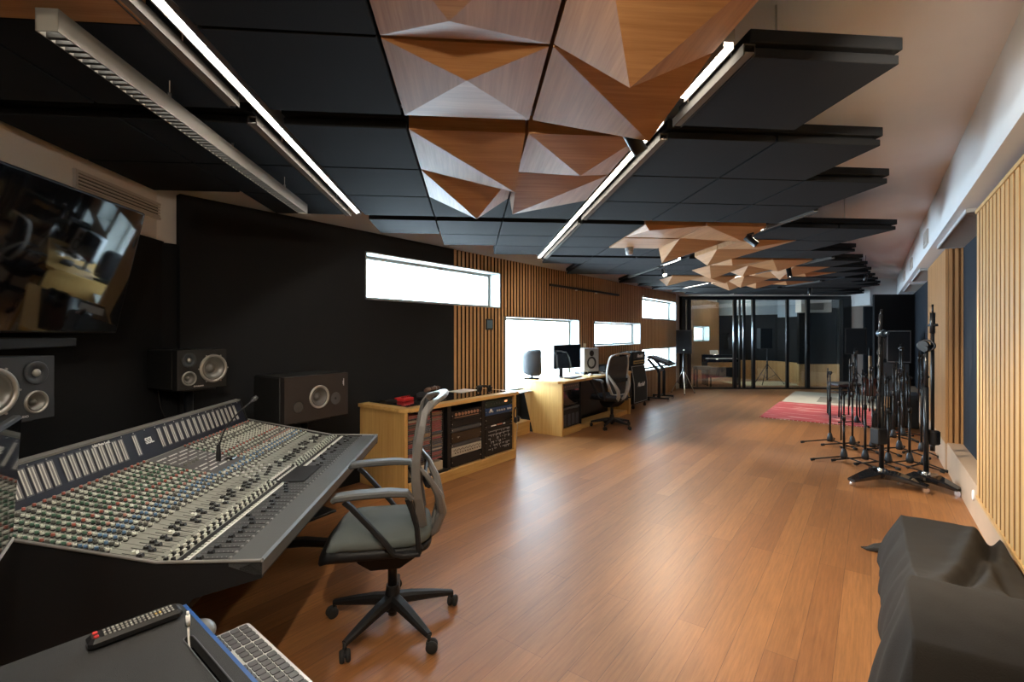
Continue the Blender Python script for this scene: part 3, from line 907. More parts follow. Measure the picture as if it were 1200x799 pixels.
# small white switches between knobs
mb = MB()
for i in range(NST):
    for j in range(34):
        x = -0.345 - j*0.0172
        if i in CEN and x < -0.60: continue
        if -0.5 < x < -0.36 : continue
        y = (i+0.42)*SP + 0.0165
        z = surf_z(x)+0.008
        mb.cur = 0 if (i+j) % 4 else 1
        mb.box(x-0.0035, x+0.0035, y-0.0028, y+0.0028, z, z+0.006)
# silver strip: small round white push buttons
for i in range(NST*2):
    y = (i+0.5)*SP/2
    for x in (-0.258, -0.298, -0.322):
        if i//2 in CEN and x > -0.345 : continue
        z = 0.720
        mb.cur = 0 if (x > -0.27 or i % 2) else 2
        mb.box(x-0.005, x+0.005, y-0.0060, y+0.0060, z, z+(0.004 if x > -0.27 else 0.012))
o = mb.build('switches', [KM['white'], KM['grey'], KM['black']], con); o['kind'] = 'stuff'
# short faders in the channel strips
mb = MB()
for i in range(NST):
    y = (i+0.5)*SP
    mb.cur = 0
    z0, z1 = surf_z(-0.36)+0.0082, surf_z(-0.47)+0.0082
    mb.prism([(-0.36,z0),(-0.36,z0+0.0012),(-0.47,z1+0.0012),(-0.47,z1)], y-0.0016, y+0.0016, 'XZ')
    mb.prism([(-0.36,z0),(-0.36,z0+0.0008),(-0.49,z1+0.0008),(-0.49,z1)], y+0.010, y+0.012, 'XZ')
mb.build('short_fader_slots', KM['black'], con)
fcap = MB(); fcap.prism([(-0.011,0),(-0.007,0.011),(-0.002,0.008),(0.002,0.008),(0.007,0.011),(0.011,0)], -0.007, 0.007, 'XZ')
ME_FC = {'black': fcap.mesh('fader_cap', KM['black']), 'white': fcap.mesh('fader_cap', KM['white'])}
rr = random.Random(3)
for i in range(NST):
    y = (i+0.5)*SP
    x = -0.40 + rr.uniform(-0.02, 0.02)
    link_copy(ME_FC['black'], 'fader_cap', con, (x, y-0.002, surf_z(x)+0.009))
    if i not in CEN: link_copy(ME_FC['black' if i % 4 else 'white'], 'fader_cap', con, (x-0.026, y+0.011, surf_z(x-0.026)+0.009))
for i in range(NST):
    y = (i+0.5)*SP
    if i in CEN: continue
    x = -0.205 + rr.uniform(-0.035, 0.03) 
    link_copy(ME_FC['black'], 'fader_cap', con, (x, y, 0.719))
mb = MB()
for i in range(NST):
    y = (i+0.5)*SP
    if i not in CEN: mb.cur = 0; mb.box(-0.238, -0.125, y-0.0015, y+0.0015, 0.7175, 0.7192)
    for k in range(8):
        mb.cur = 1; x = -0.120-k*0.0155
        mb.box(x, x+0.0022, y+0.008, y+0.013, 0.7175, 0.7187)
    mb.cur = 1; mb.box(-0.119, -0.112, y-0.006, y+0.006, 0.7175, 0.722)
mb.build('fader_slots', [KM['black'], mat('fader_scale', (0.30,0.30,0.29), 0.5)], con)
mb = MB(); mb.box(-0.288, -0.268, 0, CL, 0.718, 0.7212); mb.build('dark_stripe', M_CBODY, con)
# white trim between silver strip and dark strip
mb = MB(); mb.box(-0.254, -0.248, 0, CL, 0.718, 0.7215); mb.build('trim_line', M_WHT, con)
# master section controls
mb = MB()
yc = 20*SP
for i in range(15):
    for j in range(9):
        y = yc + 0.02 + i*0.0187; x = -0.64 - j*0.031
        z = surf_z(x)+0.014
        mb.cur = 0 if (i+j*2) % 5 else 1
        if j in (3,4) and i < 8: continue
        mb.box(x-0.004, x+0.004, y-0.006, y+0.006, z, z+0.005)
for i in range(10):
    for j in range(3):
        y = yc + 0.03 + i*0.028; x = -0.61 + 0.0 - j*0.0
o = mb.build('master_buttons', [M_WHT, KM['grey']], con); o['kind'] = 'stuff'
mb = MB()
for i in range(4):
    y = yc + 0.03 + i*0.035
    mb.cyl((-0.76, y, surf_z(-0.76)+0.013), (-0.76, y, surf_z(-0.76)+0.03), 0.011, 0.009, n=16)
mb.build('master_knob', KM['grey'], con)
mb = MB()
for j, x in enumerate((-0.44,-0.47,-0.50,-0.53,-0.56,-0.58)):
    for i in range(9):
        y = yc + 0.03 + i*0.031; z = surf_z(x)+0.008
        mb.cur = (i+j) % 2
        mb.box(x-0.005,x+0.005,y-0.008,y-0.001,z,z+0.006)
o = mb.build('monitor_buttons', [M_WHT, KM['grey']], con); o['kind'] = 'stuff'
mb = MB()
for i in range(12):
    y = yc + 0.03 + i*0.023
    mb.box(-0.338,-0.325,y-0.004,y+0.004,0.725,0.731); mb.box(-0.30,-0.29,y-0.004,y+0.004,0.725,0.731)
o = mb.build('transport_buttons', M_WHT, con); o['kind'] = 'stuff'
mb = MB(); z = surf_z(-0.66)+0.014
mb.cbox(-0.69,-0.62, yc+0.225, yc+0.285, z-0.004, z+0.006, .002); mb.build('display', M_BLKG, con)
# meter bridge
MBX0, MBZ0, MBX1, MBZ1 = -0.955, 0.862, -1.005, 1.0
mb = MB(); mb.prism([(MBX0+.006,0.845),(MBX0,MBZ0),(MBX1,MBZ1),(MBX1-0.02,MBZ1+0.004),(-1.10,0.98),(-1.12,0.80),(-1.05,0.80)], 0, CL, 'XZ')
mb.build('meter_bridge', M_CBLUE, con)
mb = MB(); mb.prism([(MBX1+0.004,MBZ1-0.004),(MBX1+0.006,MBZ1+0.006),(MBX1-0.03,MBZ1+0.010),(MBX1-0.03,MBZ1)], -0.016, CL+0.016, 'XZ'); mb.build('bridge_trim', mat('bridge_rim', (0.26,0.26,0.25), 0.4, 0.3), con)
for y0, y1 in ((-0.016, 0.0), (CL, CL+0.016)):
    mb = MB(); mb.prism([(MBX0+.012,0.83),(MBX0+.008,MBZ0),(MBX1+0.004,MBZ1+.005),(MBX1-0.03,MBZ1+0.01),(-1.11,0.985),(-1.13,0.80)], y0, y1, 'XZ'); mb.build('bridge_cheek', M_CBODY, con)
bd = Vector((MBX1-MBX0, 0, MBZ1-MBZ0)); bl = bd.length; bd.normalize(); bn = Vector((bd.z, 0, -bd.x))
tilt = math.atan2(-(MBX1-MBX0), MBZ1-MBZ0)
mm = MB(); w = 0.0155
# local: x out, y along console, z up the bridge
mm.cur = 0; mm.box(0, 0.002, -w, w, 0.014, 0.128)
mm.cur = 1; mm.box(0.002, 0.0032, -w+0.002, -w+0.0075, 0.02, 0.122); mm.box(0.002, 0.0032, 0.001, 0.0065, 0.02, 0.122); 
mm.cur = 2; mm.box(0.002, 0.003, -w+0.009, -0.001, 0.02, 0.122); mm.box(0.002,0.003, 0.0085, w-0.002, 0.02, 0.122)
ME_MET = mm.mesh('meter', [mat('meter_frame', (0.10,0.10,0.11), 0.4), mat('meter_white', (0.62,0.62,0.58), 0.4), mat('meter_scale', (0.20,0.20,0.20), 0.5)])
mp = []
for i in range(18):  mp.append(0.05 + i*0.0415 + (0.02 if i > 8 else 0))
for i in range(16):  mp.append(1.06 + i*0.0555)
mp.append(0.87)
for y in mp:
    o = link_copy(ME_MET, 'meter', con, (MBX0+0.0005, y, MBZ0), (0, -tilt, 0))
mb = MB()
for i in range(24):
    y = 0.04 + i*(CL-0.08)/23
    mb.ball((MBX0+bd.x*(bl-0.012)+0.001, y, MBZ0+bd.z*(bl-0.012)), 0.003, n=6)
mb.build('screws', M_ALU, con)
lg = text_obj('SSL', 0.045, 'logo', M_WHT, con, (MBX0+bd.x*0.075+bn.x*0.002, 0.965, MBZ0+bd.z*0.075+bn.z*.002), (0,0,0), bold=0.0012)
lg.rotation_euler = Matrix(((0, bd.x, bn.x), (1, 0, 0), (0, bd.z, bn.z))).to_euler()
lg2 = text_obj('Solid State Logic', 0.016, 'badge', M_WHT, con, (MBX0+bd.x*(bl-0.018)+bn.x*.002, 0.66, MBZ0+bd.z*(bl-0.018)+bn.z*.002), (0,0,0), bold=0.0003)
lg2.rotation_euler = lg.rotation_euler
for y0, y1 in ((-0.020, -0.012), (CL+0.012, CL+0.020)):
    mb = MB(); mb.strap([(0.005,(y0+y1)/2,0.722),(-0.335,(y0+y1)/2,0.729),(-0.79,(y0+y1)/2,0.823),(-0.955,(y0+y1)/2,0.858)], 0.010, 0.010, (0,1,0)); mb.build('rim_strip', mat('rim_silver', (0.30,0.30,0.29), 0.35, 0.5), con)
# stand legs with long curved feet
for y in (0.22, CL-0.40):
    mb = MB()
    mb.strap([(-0.80, y, 0.30), (-0.80, y, 0.08), (-0.79, y, 0.055)], 0.10, 0.09, (0,1,0))
    mb.strap([(-1.15,y,0.02),(-0.95,y,0.055),(-0.7,y,0.085),(-0.4,y,0.10),(-0.1,y,0.075),(0.05,y,0.045),(0.13,y,0.018)], [0.06,0.07,0.08,0.08,0.07,0.06,0.05], [0.03,0.04,0.05,0.05,0.04,0.03,0.024], (0,1,0))
    mb.build('leg', M_BLK, con)
# talkback microphone
p = A(-1.40, 2.775, 0)
zb = surf_z(-0.68) + 0.008
mic = thing('gooseneck_microphone', 'black gooseneck talkback microphone rising from the mixing console', 'microphone', A(-1.395, 2.775, zb), TH)
mb = MB(); mb.lathe([(0.013,0),(0.013,0.04),(0.009,0.095),(0.004,0.10)], n=16); mb.build('base', M_BLK, mic)
pts = []
for i in range(17):
    s = i/16
    pts.append((0.01*s + 0.00, 0.02 + 0.34*s**1.7, 0.09 + 0.19*s**0.75))
pts[0] = (0, 0, 0.09)
mb = MB(); mb.tube(pts, 0.0042, n=8); mb.build('gooseneck', M_RUB, mic)
e = Vector(pts[-1]); d = (Vector(pts[-1])-Vector(pts[-2])).normalized()
mb = MB(); mb.lathe([(0.004,-0.01),(0.007,0.0),(0.008,0.03),(0.006,0.034)], e, d, n=14); mb.build('capsule_collar', M_BLK, mic)
mb = MB(); mb.lathe([(0.006,0.03),(0.0145,0.04),(0.016,0.06),(0.013,0.078),(0.0,0.086)], e, d, n=16); mb.build('foam_windscreen', M_DKG, mic)
# ================================================================== SCREEN + SPEAKERS BY THE CONSOLE
# wall screen : centre line, tilted forward
c = A(UT, 2.43, 1.5)
tv = thing('television', 'big black wall screen tilted down above the studio monitors', 'television', c, TH)
# local x = +u out of wall, y = along, z up ; tilt about bottom edge
W2 = 0.67; Hh = 0.75; tl = math.radians(13)
m4 = Matrix.Translation((0.12, 0, 0.0)) @ Matrix.Rotation(tl, 4, 'Y')
mb = MB(); mb.m = m4; mb.cbox(-0.045, 0.0, -W2, W2, 0, Hh, 0.006); mb.build('bezel', M_BLK, tv)
mb = MB(); mb.m = m4; mb.box(0.0, 0.0015, -W2+0.012, W2-0.012, 0.014, Hh-0.012); mb.build('screen', mat('screen_glass', (0.004,0.004,0.005), 0.035, spec=0.9), tv)
mb = MB(); mb.box(0.0, 0.03, -0.25, 0.25, 0.15, 0.6); mb.box(0.02, 0.19, -0.2, -0.16, 0.3, 0.34); mb.box(0.02, 0.19, 0.16, 0.2, 0.3, 0.34); mb.build('wall_bracket', M_BLKM, tv)
mb = MB(); mb.m = Matrix.Translation((0.03,-0.02,-0.075)); mb.cbox(0, 0.12, -0.45, 0.36, 0, 0.055, .006)
sb = mb.build('soundbar', M_BLK, None); sb.location = c; sb.rotation_euler = (0,0,TH); tag(sb, 'slim black soundbar fixed just below the wall screen', 'soundbar')

def camP(lat, t, z):       # lateral/depth survey point to world
    p = cF*t + cR*lat
    return Vector((p.x, p.y, z))
def driver(mb_r, mb_c, x, z, r, depth=0.03):
    """driver on the front (y=0, facing -y)"""
    mb_r.lathe([(r*1.14, 0.0),(r*1.14, 0.006),(r*1.02,0.010),(r*0.93,0.004),(r*0.92,-0.004)], (x,0,z), (0,-1,0), n=32, cap=False)
    mb_c.lathe([(r*0.92,0.001),(r*0.84,0.006),(r*0.78,0.0),(r*0.40,-depth),(r*0.34,-depth+0.002),(r*0.30,-depth+0.010),(r*0.18,-depth+0.018),(0,-depth+0.02)], (x,0,z), (0,-1,0), n=32, cap=False)
M_CONE = mat('speaker_cone', (0.10,0.098,0.088), 0.30, spec=0.9)
M_RING = mat('speaker_ring', (0.40,0.39,0.36), 0.3, 0.7)
M_CAB = mat('speaker_cabinet', (0.024,0.029,0.035), 0.5, bump=0.3, bscale=400)
M_CABD = mat('speaker_cabinet_black', (0.012,0.012,0.012), 0.5, bump=0.3, bscale=400, spec=0.4)
def holed_cabinet(t, W, H, D, holes, m, name='cabinet', zb=0.0, pocket=0.055):
    """box with round pockets in its front; front at y=0 facing -y"""
    import bmesh
    mb = MB(); mb.cbox(-W/2, W/2, pocket, D, zb, zb+H, 0.006)
    e = 0.012
    mb.box(-W/2, -W/2+e, 0.0, pocket, zb, zb+H); mb.box(W/2-e, W/2, 0.0, pocket, zb, zb+H); mb.box(-W/2+e, W/2-e, 0, pocket, zb, zb+e); mb.box(-W/2+e, W/2-e, 0, pocket, zb+H-e, zb+H)
    bm = bmesh.new(); L = [[(-W/2+e,zb+e),(W/2-e,zb+e),(W/2-e,zb+H-e),(-W/2+e,zb+H-e)]]
    for x, z, r in holes: L.append([(x+r*math.cos(2*PI*k/28), z+r*math.sin(2*PI*k/28)) for k in range(28)])
    E = []
    for ring in L:
        v = [bm.verts.new((x, 0.0, z)) for x, z in ring]
        E += [bm.edges.new((v[i], v[(i+1)%len(v)])) for i in range(len(v))]
    bmesh.ops.triangle_fill(bm, use_beauty=True, use_dissolve=False, edges=E)
    bm.verts.index_update()
    mb.raw([tuple(v.co) for v in bm.verts], [[v.index for v in f.verts] for f in bm.faces])
    bm.free()
    return mb.build(name, m, t)
def three_way(label, loc, rz, mirror=1, cabm=None, D=0.31):
    """front faces -y, width along x centred, z up from base"""
    t = thing('studio_monitor', label, 'speaker', loc, rz, 'three-way studio monitors around the console')
    W, H = 0.345, 0.27
    holed_cabinet(t, W, H, D, [(0.075*mirror,0.135,0.083),(-0.095*mirror,0.075,0.040)], cabm)
    a, b = MB(), MB(); driver(a, b, 0.075*mirror, 0.135, 0.088, 0.035)
    for k in range(6):
        q = k*PI/3; a.cyl((0.075*mirror+0.104*math.cos(q), -0.001, 0.135+0.104*math.sin(q)), (0.075*mirror+0.104*math.cos(q), -0.006, 0.135+0.104*math.sin(q)), 0.005, n=8)
    w = a.build('woofer', M_RING, t); b.build('cone', M_CONE, w)
    a, b = MB(), MB(); driver(a, b, -0.095*mirror, 0.075, 0.043, 0.022); w = a.build('midrange', M_RING, t); b.build('cone', M_CONE, w)
    a, b = MB(), MB(); a.lathe([(0.05,0),(0.05,0.004),(0.046,0.006),(0.02,0.001),(0.02,-0.001)], (-0.095*mirror,0,0.20),(0,-1,0),n=28)
    b.ball((-0.095*mirror, -0.002, 0.20), 0.017, (1,0.7,1), 14)
    w = a.build('tweeter', M_CAB, t); b.build('dome', M_RING, w)
    mb = MB(); 
    mb = text_obj('DYNAUDIO', 0.013, 'badge', M_WHT, t, (-0.03*mirror, -0.0015, 0.018), (PI/2,0,0), ext=0.0004)
    return t
def face_rz(p_left, p_right):
    """rotation so that local +x runs p_left -> p_right (left/right as seen from the front)"""
    d = p_right - p_left
    return math.atan2(d.y, d.x)
L1, R1 = camP(-2.065, 1.79, 0), camP(-2.045, 2.135, 0)
m1 = three_way('grey studio monitor at the far left edge with big woofer, nearest one', ((L1+R1)/2).to_tuple()[:2]+(1.13,), face_rz(L1, R1), -1, M_CAB)
L2, R2 = camP(-2.24, 3.20, 0), camP(-2.10, 3.51, 0)
m2 = three_way('black studio monitor standing before the corner of the two black walls', ((L2+R2)/2).to_tuple()[:2]+(1.115,), face_rz(L2, R2), 1, M_CABD, 0.34)
def stand(label, loc, rz, h, w=0.24, d=0.24):
    t = thing('speaker_stand', label, 'speaker stand', (loc[0], loc[1], 0), rz, 'speaker stands behind the console')
    mb = MB(); mb.cbox(-w/2, w/2, 0.04, 0.04+d, h-0.012, h-0.0005, .003); mb.build('top_plate', M_BLKM, t)
    mb = MB(); mb.cyl((0, 0.04+d/2, 0.015), (0, 0.04+d/2, h-0.01), 0.03, n=16); mb.build('pole', M_BLKM, t)
    mb = MB(); mb.cbox(-w/2-0.03, w/2+0.03, 0.0, 0.1+d, 0, 0.02, .004); mb.build('base', M_BLKM, t)
    return t
stand('black stand under the nearest grey studio monitor', m1.location, m1.rotation_euler.z, 1.13)
s2 = stand('black stand and hanging cable under the corner studio monitor', m2.location, m2.rotation_euler.z, 1.11)
mb = MB(); mb.tube([(-0.08,0.36,1.20),(-0.09,0.36,1.10),(-0.09,0.33,0.98),(-0.06,0.3,0.85),(-0.03,0.22,0.6),(-0.02,0.2,0.3),(-0.03,0.2,0.03)], 0.004, n=6); mb.build('cable', M_RUB, s2)
# large three-way monitor in front of the corner of the cabinet
L3, R3 = camP(-1.716, 3.6, 0), camP(-1.413, 4.12, 0)
W = (R3-L3).length
t = thing('main_monitor', 'wide black main speaker with central woofer between port and tweeter', 'speaker', ((L3+R3)/2).to_tuple()[:2]+(0.806,), face_rz(L3, R3))
H = 0.36; D = 0.40
mb = MB(); mb.cbox(-W/2, W/2, 0.05, D, 0, H, 0.012); mb.build('cabinet', M_CABD, t)
holed_cabinet(t, W-0.004, H-0.004, 0.06, [(0.01,0.18,0.078),(0.17,0.15,0.046),(-0.18,0.12,0.044)], mat('baffle_brown', (0.022,0.018,0.017), 0.45), 'baffle', 0.002, 0.05)
a, b = MB(), MB(); driver(a, b, 0.01, 0.18, 0.082, 0.03)
w = a.build('woofer', M_RING, t); b.build('cone', mat('cone_dark', (0.09,0.085,0.08), 0.4), w)
a, b = MB(), MB(); a.lathe([(0.05,0),(0.048,0.004),(0.03,-0.022),(0.02,-0.024)], (0.17,0,0.15),(0,-1,0),n=28); b.ball((0.17,0.012,0.15),0.02,(1,.7,1))
w = a.build('tweeter', M_DKG, t); b.build('dome', M_BLK, w)
mb = MB(); mb.lathe([(0.047,0),(0.044,0.003),(0.034,-0.03),(0.0,-0.034)], (-0.18,0,0.12),(0,-1,0),n=28); mb.build('port', M_BLKG, t)
mb = MB()
for zz in (0.28,0.265): mb.box(0.235, 0.245, -0.013, -0.010, zz, zz+0.012)
mb.box(0.25,0.254,-0.004,0.0,0.25,0.31); mb.build('level_controls', M_LGREY, t)
stand('black stand under the wide main speaker', t.location, t.rotation_euler.z, 0.80, 0.3, 0.28)
# ================================================================== RACK CABINET by the left wall
CY0, CY1 = 2.92, 4.65; CX = -3.42; CT = 0.80
cab = thing('rack_cabinet', 'long low oak cabinet with rack gear bays and a disc shelf, against the left wall', 'cabinet', (XL+0.012, CY0, 0), 0)
DX = CX - (XL+0.012); DY = CY1-CY0
mb = MB(); mb.cbox(0, DX-0.01, 0, 0.04, 0, CT-0.035, .004); mb.build('side_panel', M_OAK, cab)
mb = MB(); mb.cbox(0, DX-0.01, DY-0.04, DY, 0, CT-0.035, .004); mb.build('side_panel', M_OAK, cab)
mb = MB(); mb.cbox(0.02, DX, 0.04, DY-0.04, 0, 0.105, .003); mb.build('plinth', M_OAKY, cab)
mb = MB(); mb.prism([(0,-0.02),(DX-0.07,-0.02),(DX+0.02,0.06),(DX+0.02,DY+0.012),(0,DY+0.012)], CT-0.035, CT, 'XY'); mb.build('worktop', M_OAKY, cab)
mb = MB(); mb.box(0.02, DX-0.09, 0.10, DY-0.06, CT, CT+0.004); mb.build('glass_inlay', M_BLKG, cab)
mb = MB(); mb.box(0, 0.02, 0.04, DY-0.04, 0.02, CT-0.035); mb.build('back_panel', M_BLK, cab)
B = [0.04, 0.63, 1.13, DY-0.04]
for y in (0.60, 1.14):
    mb = MB(); mb.box(0.04, DX-0.03, y-0.025, y+0.025, 0.105, CT-0.035); mb.build('divider', M_BLK, cab)
mb = MB(); mb.box(DX-0.34, DX-0.02, 0.04, 0.052, 0.105, CT-0.035); mb.box(DX-0.34, DX-0.02, 0.04, 0.575, 0.105, 0.125); mb.build('shelf_lining', M_BLK, cab)
bx, by = XL+0.012, CY0
# discs shelf : two stacks of CD cases
ccol = [(0.05,0.05,0.09),(0.40,0.09,0.08),(0.07,0.08,0.12),(0.42,0.24,0.12),(0.10,0.05,0.05),(0.55,0.50,0.42),(0.06,0.09,0.16),(0.30,0.22,0.16),(0.03,0.03,0.035),(0.45,0.07,0.08)]
cword = ['navy','red','dark slate','orange','maroon','cream','deep blue','tan','black','scarlet']
CM = [mat('case_%s' % c.replace(' ', '_'), v, 0.35) for c, v in zip(cword, ccol)]
case_me = []
for i, m in enumerate(CM):
    mb = MB(); mb.cbox(-0.125, 0, -0.07, 0.07, 0, 0.010, .001); case_me.append(mb.mesh('disc_case', m))
mb = MB(); mb.box(-0.004, 0.0015, -0.0715, -0.067, 0.0, 0.0104); mb.box(-0.004,0.0015,-0.067,0.067,0.0,0.0022); mb.box(-0.004, 0.0015, 0.067, 0.0715, 0.0, 0.0104)
ME_CSP = mb.mesh('spine_edge', mat('case_edge', (0.34,0.33,0.30), 0.4))
rr = random.Random(11)
for col in range(3):
    yc = by + 0.13 + col*0.162
    n = 26
    for i in range(n):
        z = 0.245 + i*0.0185
        k = rr.randrange(10)
        if col == 2 and 16 <= i <= 20: k = rr.choice((1, 9))
        o = thing('disc_case', '%s disc case, %s from the bottom in the %s column of the cabinet shelf' % (cword[k], ORD[i], ['left','middle','right'][col]), 'disc case', (CX-0.055 + rr.uniform(-0.006, 0.004), yc, z), 0, 'disc cases in the oak cabinet')
        link_copy(case_me[k], 'case', o); link_copy(ME_CSP, 'spine_edge', o)
# slotted disc holder (part of cabinet)
mb = MB()
for y in (0.046, 0.211, 0.373, 0.535):
    mb.box(DX-0.20, DX-0.05, y, y+0.006, 0.225, 0.735)
    for i in range(26):
        z = 0.241 + i*0.0185
        a = y-0.010 if y > 0.05 else y; b = y+0.016 if y < 0.53 else y+0.006
        mb.box(DX-0.20, DX-0.056, a, b, z, z+0.003)
mb.build('disc_holder', M_BLK, cab)
mb = MB(); mb.cbox(-0.18, 0, -0.20, 0.20, 0, 0.09, .003)
o = mb.build('cardboard_box', mat('cardboard', (0.45,0.36,0.25), 0.8), None, (CX-0.05, by+0.33, 0.126)); tag(o, 'pale box lying under the disc cases in the cabinet', 'box')
# rack units --------------------------------------------------------
def rack_unit(label, y0, y1, z0, z1, m=None, name='rack_unit', cat='audio device', x=None):
    X = CX - 0.03 if x is None else x
    t = thing(name, label, cat, (X, (y0+y1)/2, z0))
    w = (y1-y0)/2; h = z1-z0
    mb = MB(); mb.box(-0.25, -0.004, -w+0.02, w-0.02, 0.003, h-0.003); mb.build('chassis', M_BLK, t)
    mb = MB(); mb.cbox(-0.004, 0.0, -w, w, 0.001, h-0.001, .001); mb.build('faceplate', m or M_BLK, t)
    mb = MB()
    for sy in (-1, 1):
        mb.cyl((0, sy*(w-0.012), h*.5), (0.003, sy*(w-0.012), h*.5), 0.004, n=8)
    mb.build('screws', M_ALU, t)
    return t, w, h
def knobs_on(t, ys, z, r, m, n='knob', l=0.012, face=0.0):
    for y in ys:
        mb = MB(); mb.cyl((face, y, z), (face+l*.6, y, z), r, n=12); mb.cyl((face+l*.6, y, z), (face+l, y, z), r*.75, n=12); mb.build(n, m, t)
b0, b1 = by+0.635, by+1.105
t, w, h = rack_unit('black rack preamp with a row of eight copper ringed knobs, top of middle bay', b0, b1, 0.60, 0.69)
knobs_on(t, [-0.17+i*0.0485 for i in range(8)], 0.055, 0.017, mat('copper_ring', (0.55,0.32,0.22), 0.3, 0.7))
mb = MB(); mb.box(0, 0.002, -0.19, 0.19, 0.018, 0.026); mb.build('label_strip', mat('copper_dull', (0.3,0.17,0.11), 0.5), t)
rack_unit('blank black rack panel under the eight knob preamp', b0, b1, 0.52, 0.60)
rack_unit('thin grey rack shelf front below the blank panel', b0, b1, 0.475, 0.515, M_DKG)
t, w, h = rack_unit('black rack computer front with small logo in the middle bay', b0, b1, 0.36, 0.47, M_BLKG)
mb = MB(); mb.box(0, 0.001, -0.15, -0.11, 0.055, 0.06); mb.box(0,0.001,-0.145,-0.125,0.047,0.05); mb.build('emblem', M_LGREY, t)
rack_unit('thin grey rack shelf front in the lower middle bay', b0, b1, 0.32, 0.355, M_DKG)
t, w, h = rack_unit('beige vintage rack processor full of small dark controls', b0, b1, 0.225, 0.315, mat('beige_face', (0.46,0.43,0.35), 0.45, 0.2), 'vintage_processor')
mb = MB()
for i in range(22):
    mb.cyl((0, -0.2+i*0.019, 0.06+0.008*math.sin(i*2.1)), (0.006, -0.2+i*0.019, 0.06+0.008*math.sin(i*2.1)), 0.0055, n=8)
    if i % 2: mb.cyl((0, -0.2+i*0.019, 0.03), (0.008, -0.2+i*0.019, 0.03), 0.007, n=8)
mb.build('controls', mat('brown_control', (0.08,0.06,0.05), 0.5), t)
rack_unit('black rack drawer at the bottom of the middle bay', b0, b1, 0.115, 0.215, M_BLK)
c0, c1 = by+1.175, by+DY-0.055
t, w, h = rack_unit('dark green rack device with an orange lamp, top of right bay', c0, c1, 0.66, 0.735, mat('dark_green_face', (0.015,0.03,0.022), 0.4))
mb = MB(); mb.box(0, 0.003, 0.10, 0.145, 0.035, 0.052); mb.build('lamp', mat('orange_lamp', (0.5,0.2,0.1), 0.4, emit=(1,0.35,0.15), es=0.6), t)
knobs_on(t, [-0.15,-0.10,-0.05,0.0,0.05], 0.038, 0.010, M_DKG)
t, w, h = rack_unit('blue rack compressor with silver knobs in the right bay', c0, c1, 0.57, 0.655, mat('blue_face', (0.03,0.075,0.19), 0.35, 0.3))
knobs_on(t, [-0.18,-0.13,-0.04,0.0,0.045,0.09,0.16,0.2], 0.04, 0.012, M_LGREY)
mb = MB(); mb.cyl((0,-0.155,0.055),(0.006,-0.155,0.055),0.018,n=16); mb.build('meter', M_WHT, t)
rack_unit('blank black rack panel in the right bay', c0, c1, 0.475, 0.565)
t, w, h = rack_unit('black rack device with white and red lettering strip', c0, c1, 0.42, 0.47)
mb = MB(); mb.box(0,0.002,-0.15,-0.06,0.02,0.032); mb.cur=1; mb.box(0,0.002,-0.04,0.05,0.02,0.034); mb.cur=0; mb.box(0,0.002,0.07,0.11,0.02,0.03); mb.build('lettering', [M_WHT, mat('red_print', (0.6,0.2,0.13), 0.5)], t)
t, w, h = rack_unit('tall black patch panel dense with jacks and cables in the right bay', c0, c1, 0.115, 0.415, None, 'patch_panel')
mb = MB(); rr = random.Random(5)
for j in range(6):
    for i in range(19):
        if j > 1 and rr.random() < 0.4: continue
        y = -0.19+i*0.021; z = 0.27-j*0.04
        mb.cyl((0,y,z),(0.004,y,z),0.0052,n=8)
        if rr.random() < .45: mb.box(0.0,0.004,y-0.001,y+0.002,z-0.022,z-0.006)
mb.build('jacks', M_LGREY, t)
# things on the cabinet top
t = thing('effects_box', 'small red box with knobs on the left of the cabinet top', 'audio device', (-3.86, by+0.36, CT+0.004), 0.15)
mb = MB(); mb.cbox(-0.07, 0.07, -0.075, 0.075, 0, 0.035, .006); mb.build('case', M_RED, t)
for i in range(5):
    mb = MB(); y = -0.056+i*0.028; mb.cyl((0.02,y,0.035),(0.02,y,0.052),0.008,0.006,n=10); mb.build('knob', M_RED, t)
mb = MB(); mb.at((-3.86, by+0.16, CT+0.005)).cbox(-0.05,0.05,-0.07,0.07,0,0.03,.005); tag(mb.build('power_adapter', M_BLK), 'flat black box left of the red box on the cabinet', 'audio device')
t = thing('leather_pouch', 'rolled leather pouch lying on a black case on the cabinet', 'pouch', (-3.80, by+0.70, CT+0.075), 0.25)
mb = MB(); mb.tube([(0.0,-0.14,0.02),(0.0,-0.1,0.024),(0,0.0,0.024),(0,0.1,0.024),(0,0.14,0.02)], [0.018,0.024,0.025,0.024,0.016], n=12); mb.build('roll', mat('brown_leather', (0.16,0.09,0.065), 0.6), t)
for y in (-0.05, 0.05):
    mb = MB(); mb.tube([(0.026*math.cos(a), y, 0.024+0.026*math.sin(a)) for a in [k*PI/6 for k in range(12)]], 0.003, n=6, closed=True); mb.build('strap', M_WHT if y > 0 else M_BLK, t)
t = thing('carrying_case', 'soft black case under the rolled leather pouch', 'case', (-3.80, by+0.68, CT+0.0045), 0.1)
mb = MB(); mb.cbox(-0.09, 0.09, -0.15, 0.17, 0, 0.068, .02); mb.build('shell', mat('soft_black', (0.03,0.03,0.033), 0.7), t)
mb = MB(); mb.tube([(0.092,-0.13,0.034),(0.092,0.0,0.036),(0.092,0.15,0.034)], 0.003, n=6); mb.build('zip', M_DKG, t)
mb = MB(); mb.box(-0.12, 0.10, -0.10, 0.24, 0, 0.003)
o = mb.build('paper_sheet', M_PAPER, None, (-3.93, by+1.28, CT+0.0045), (0,0,0.1)); tag(o, 'white paper sheet on the glossy black cabinet inlay', 'paper')
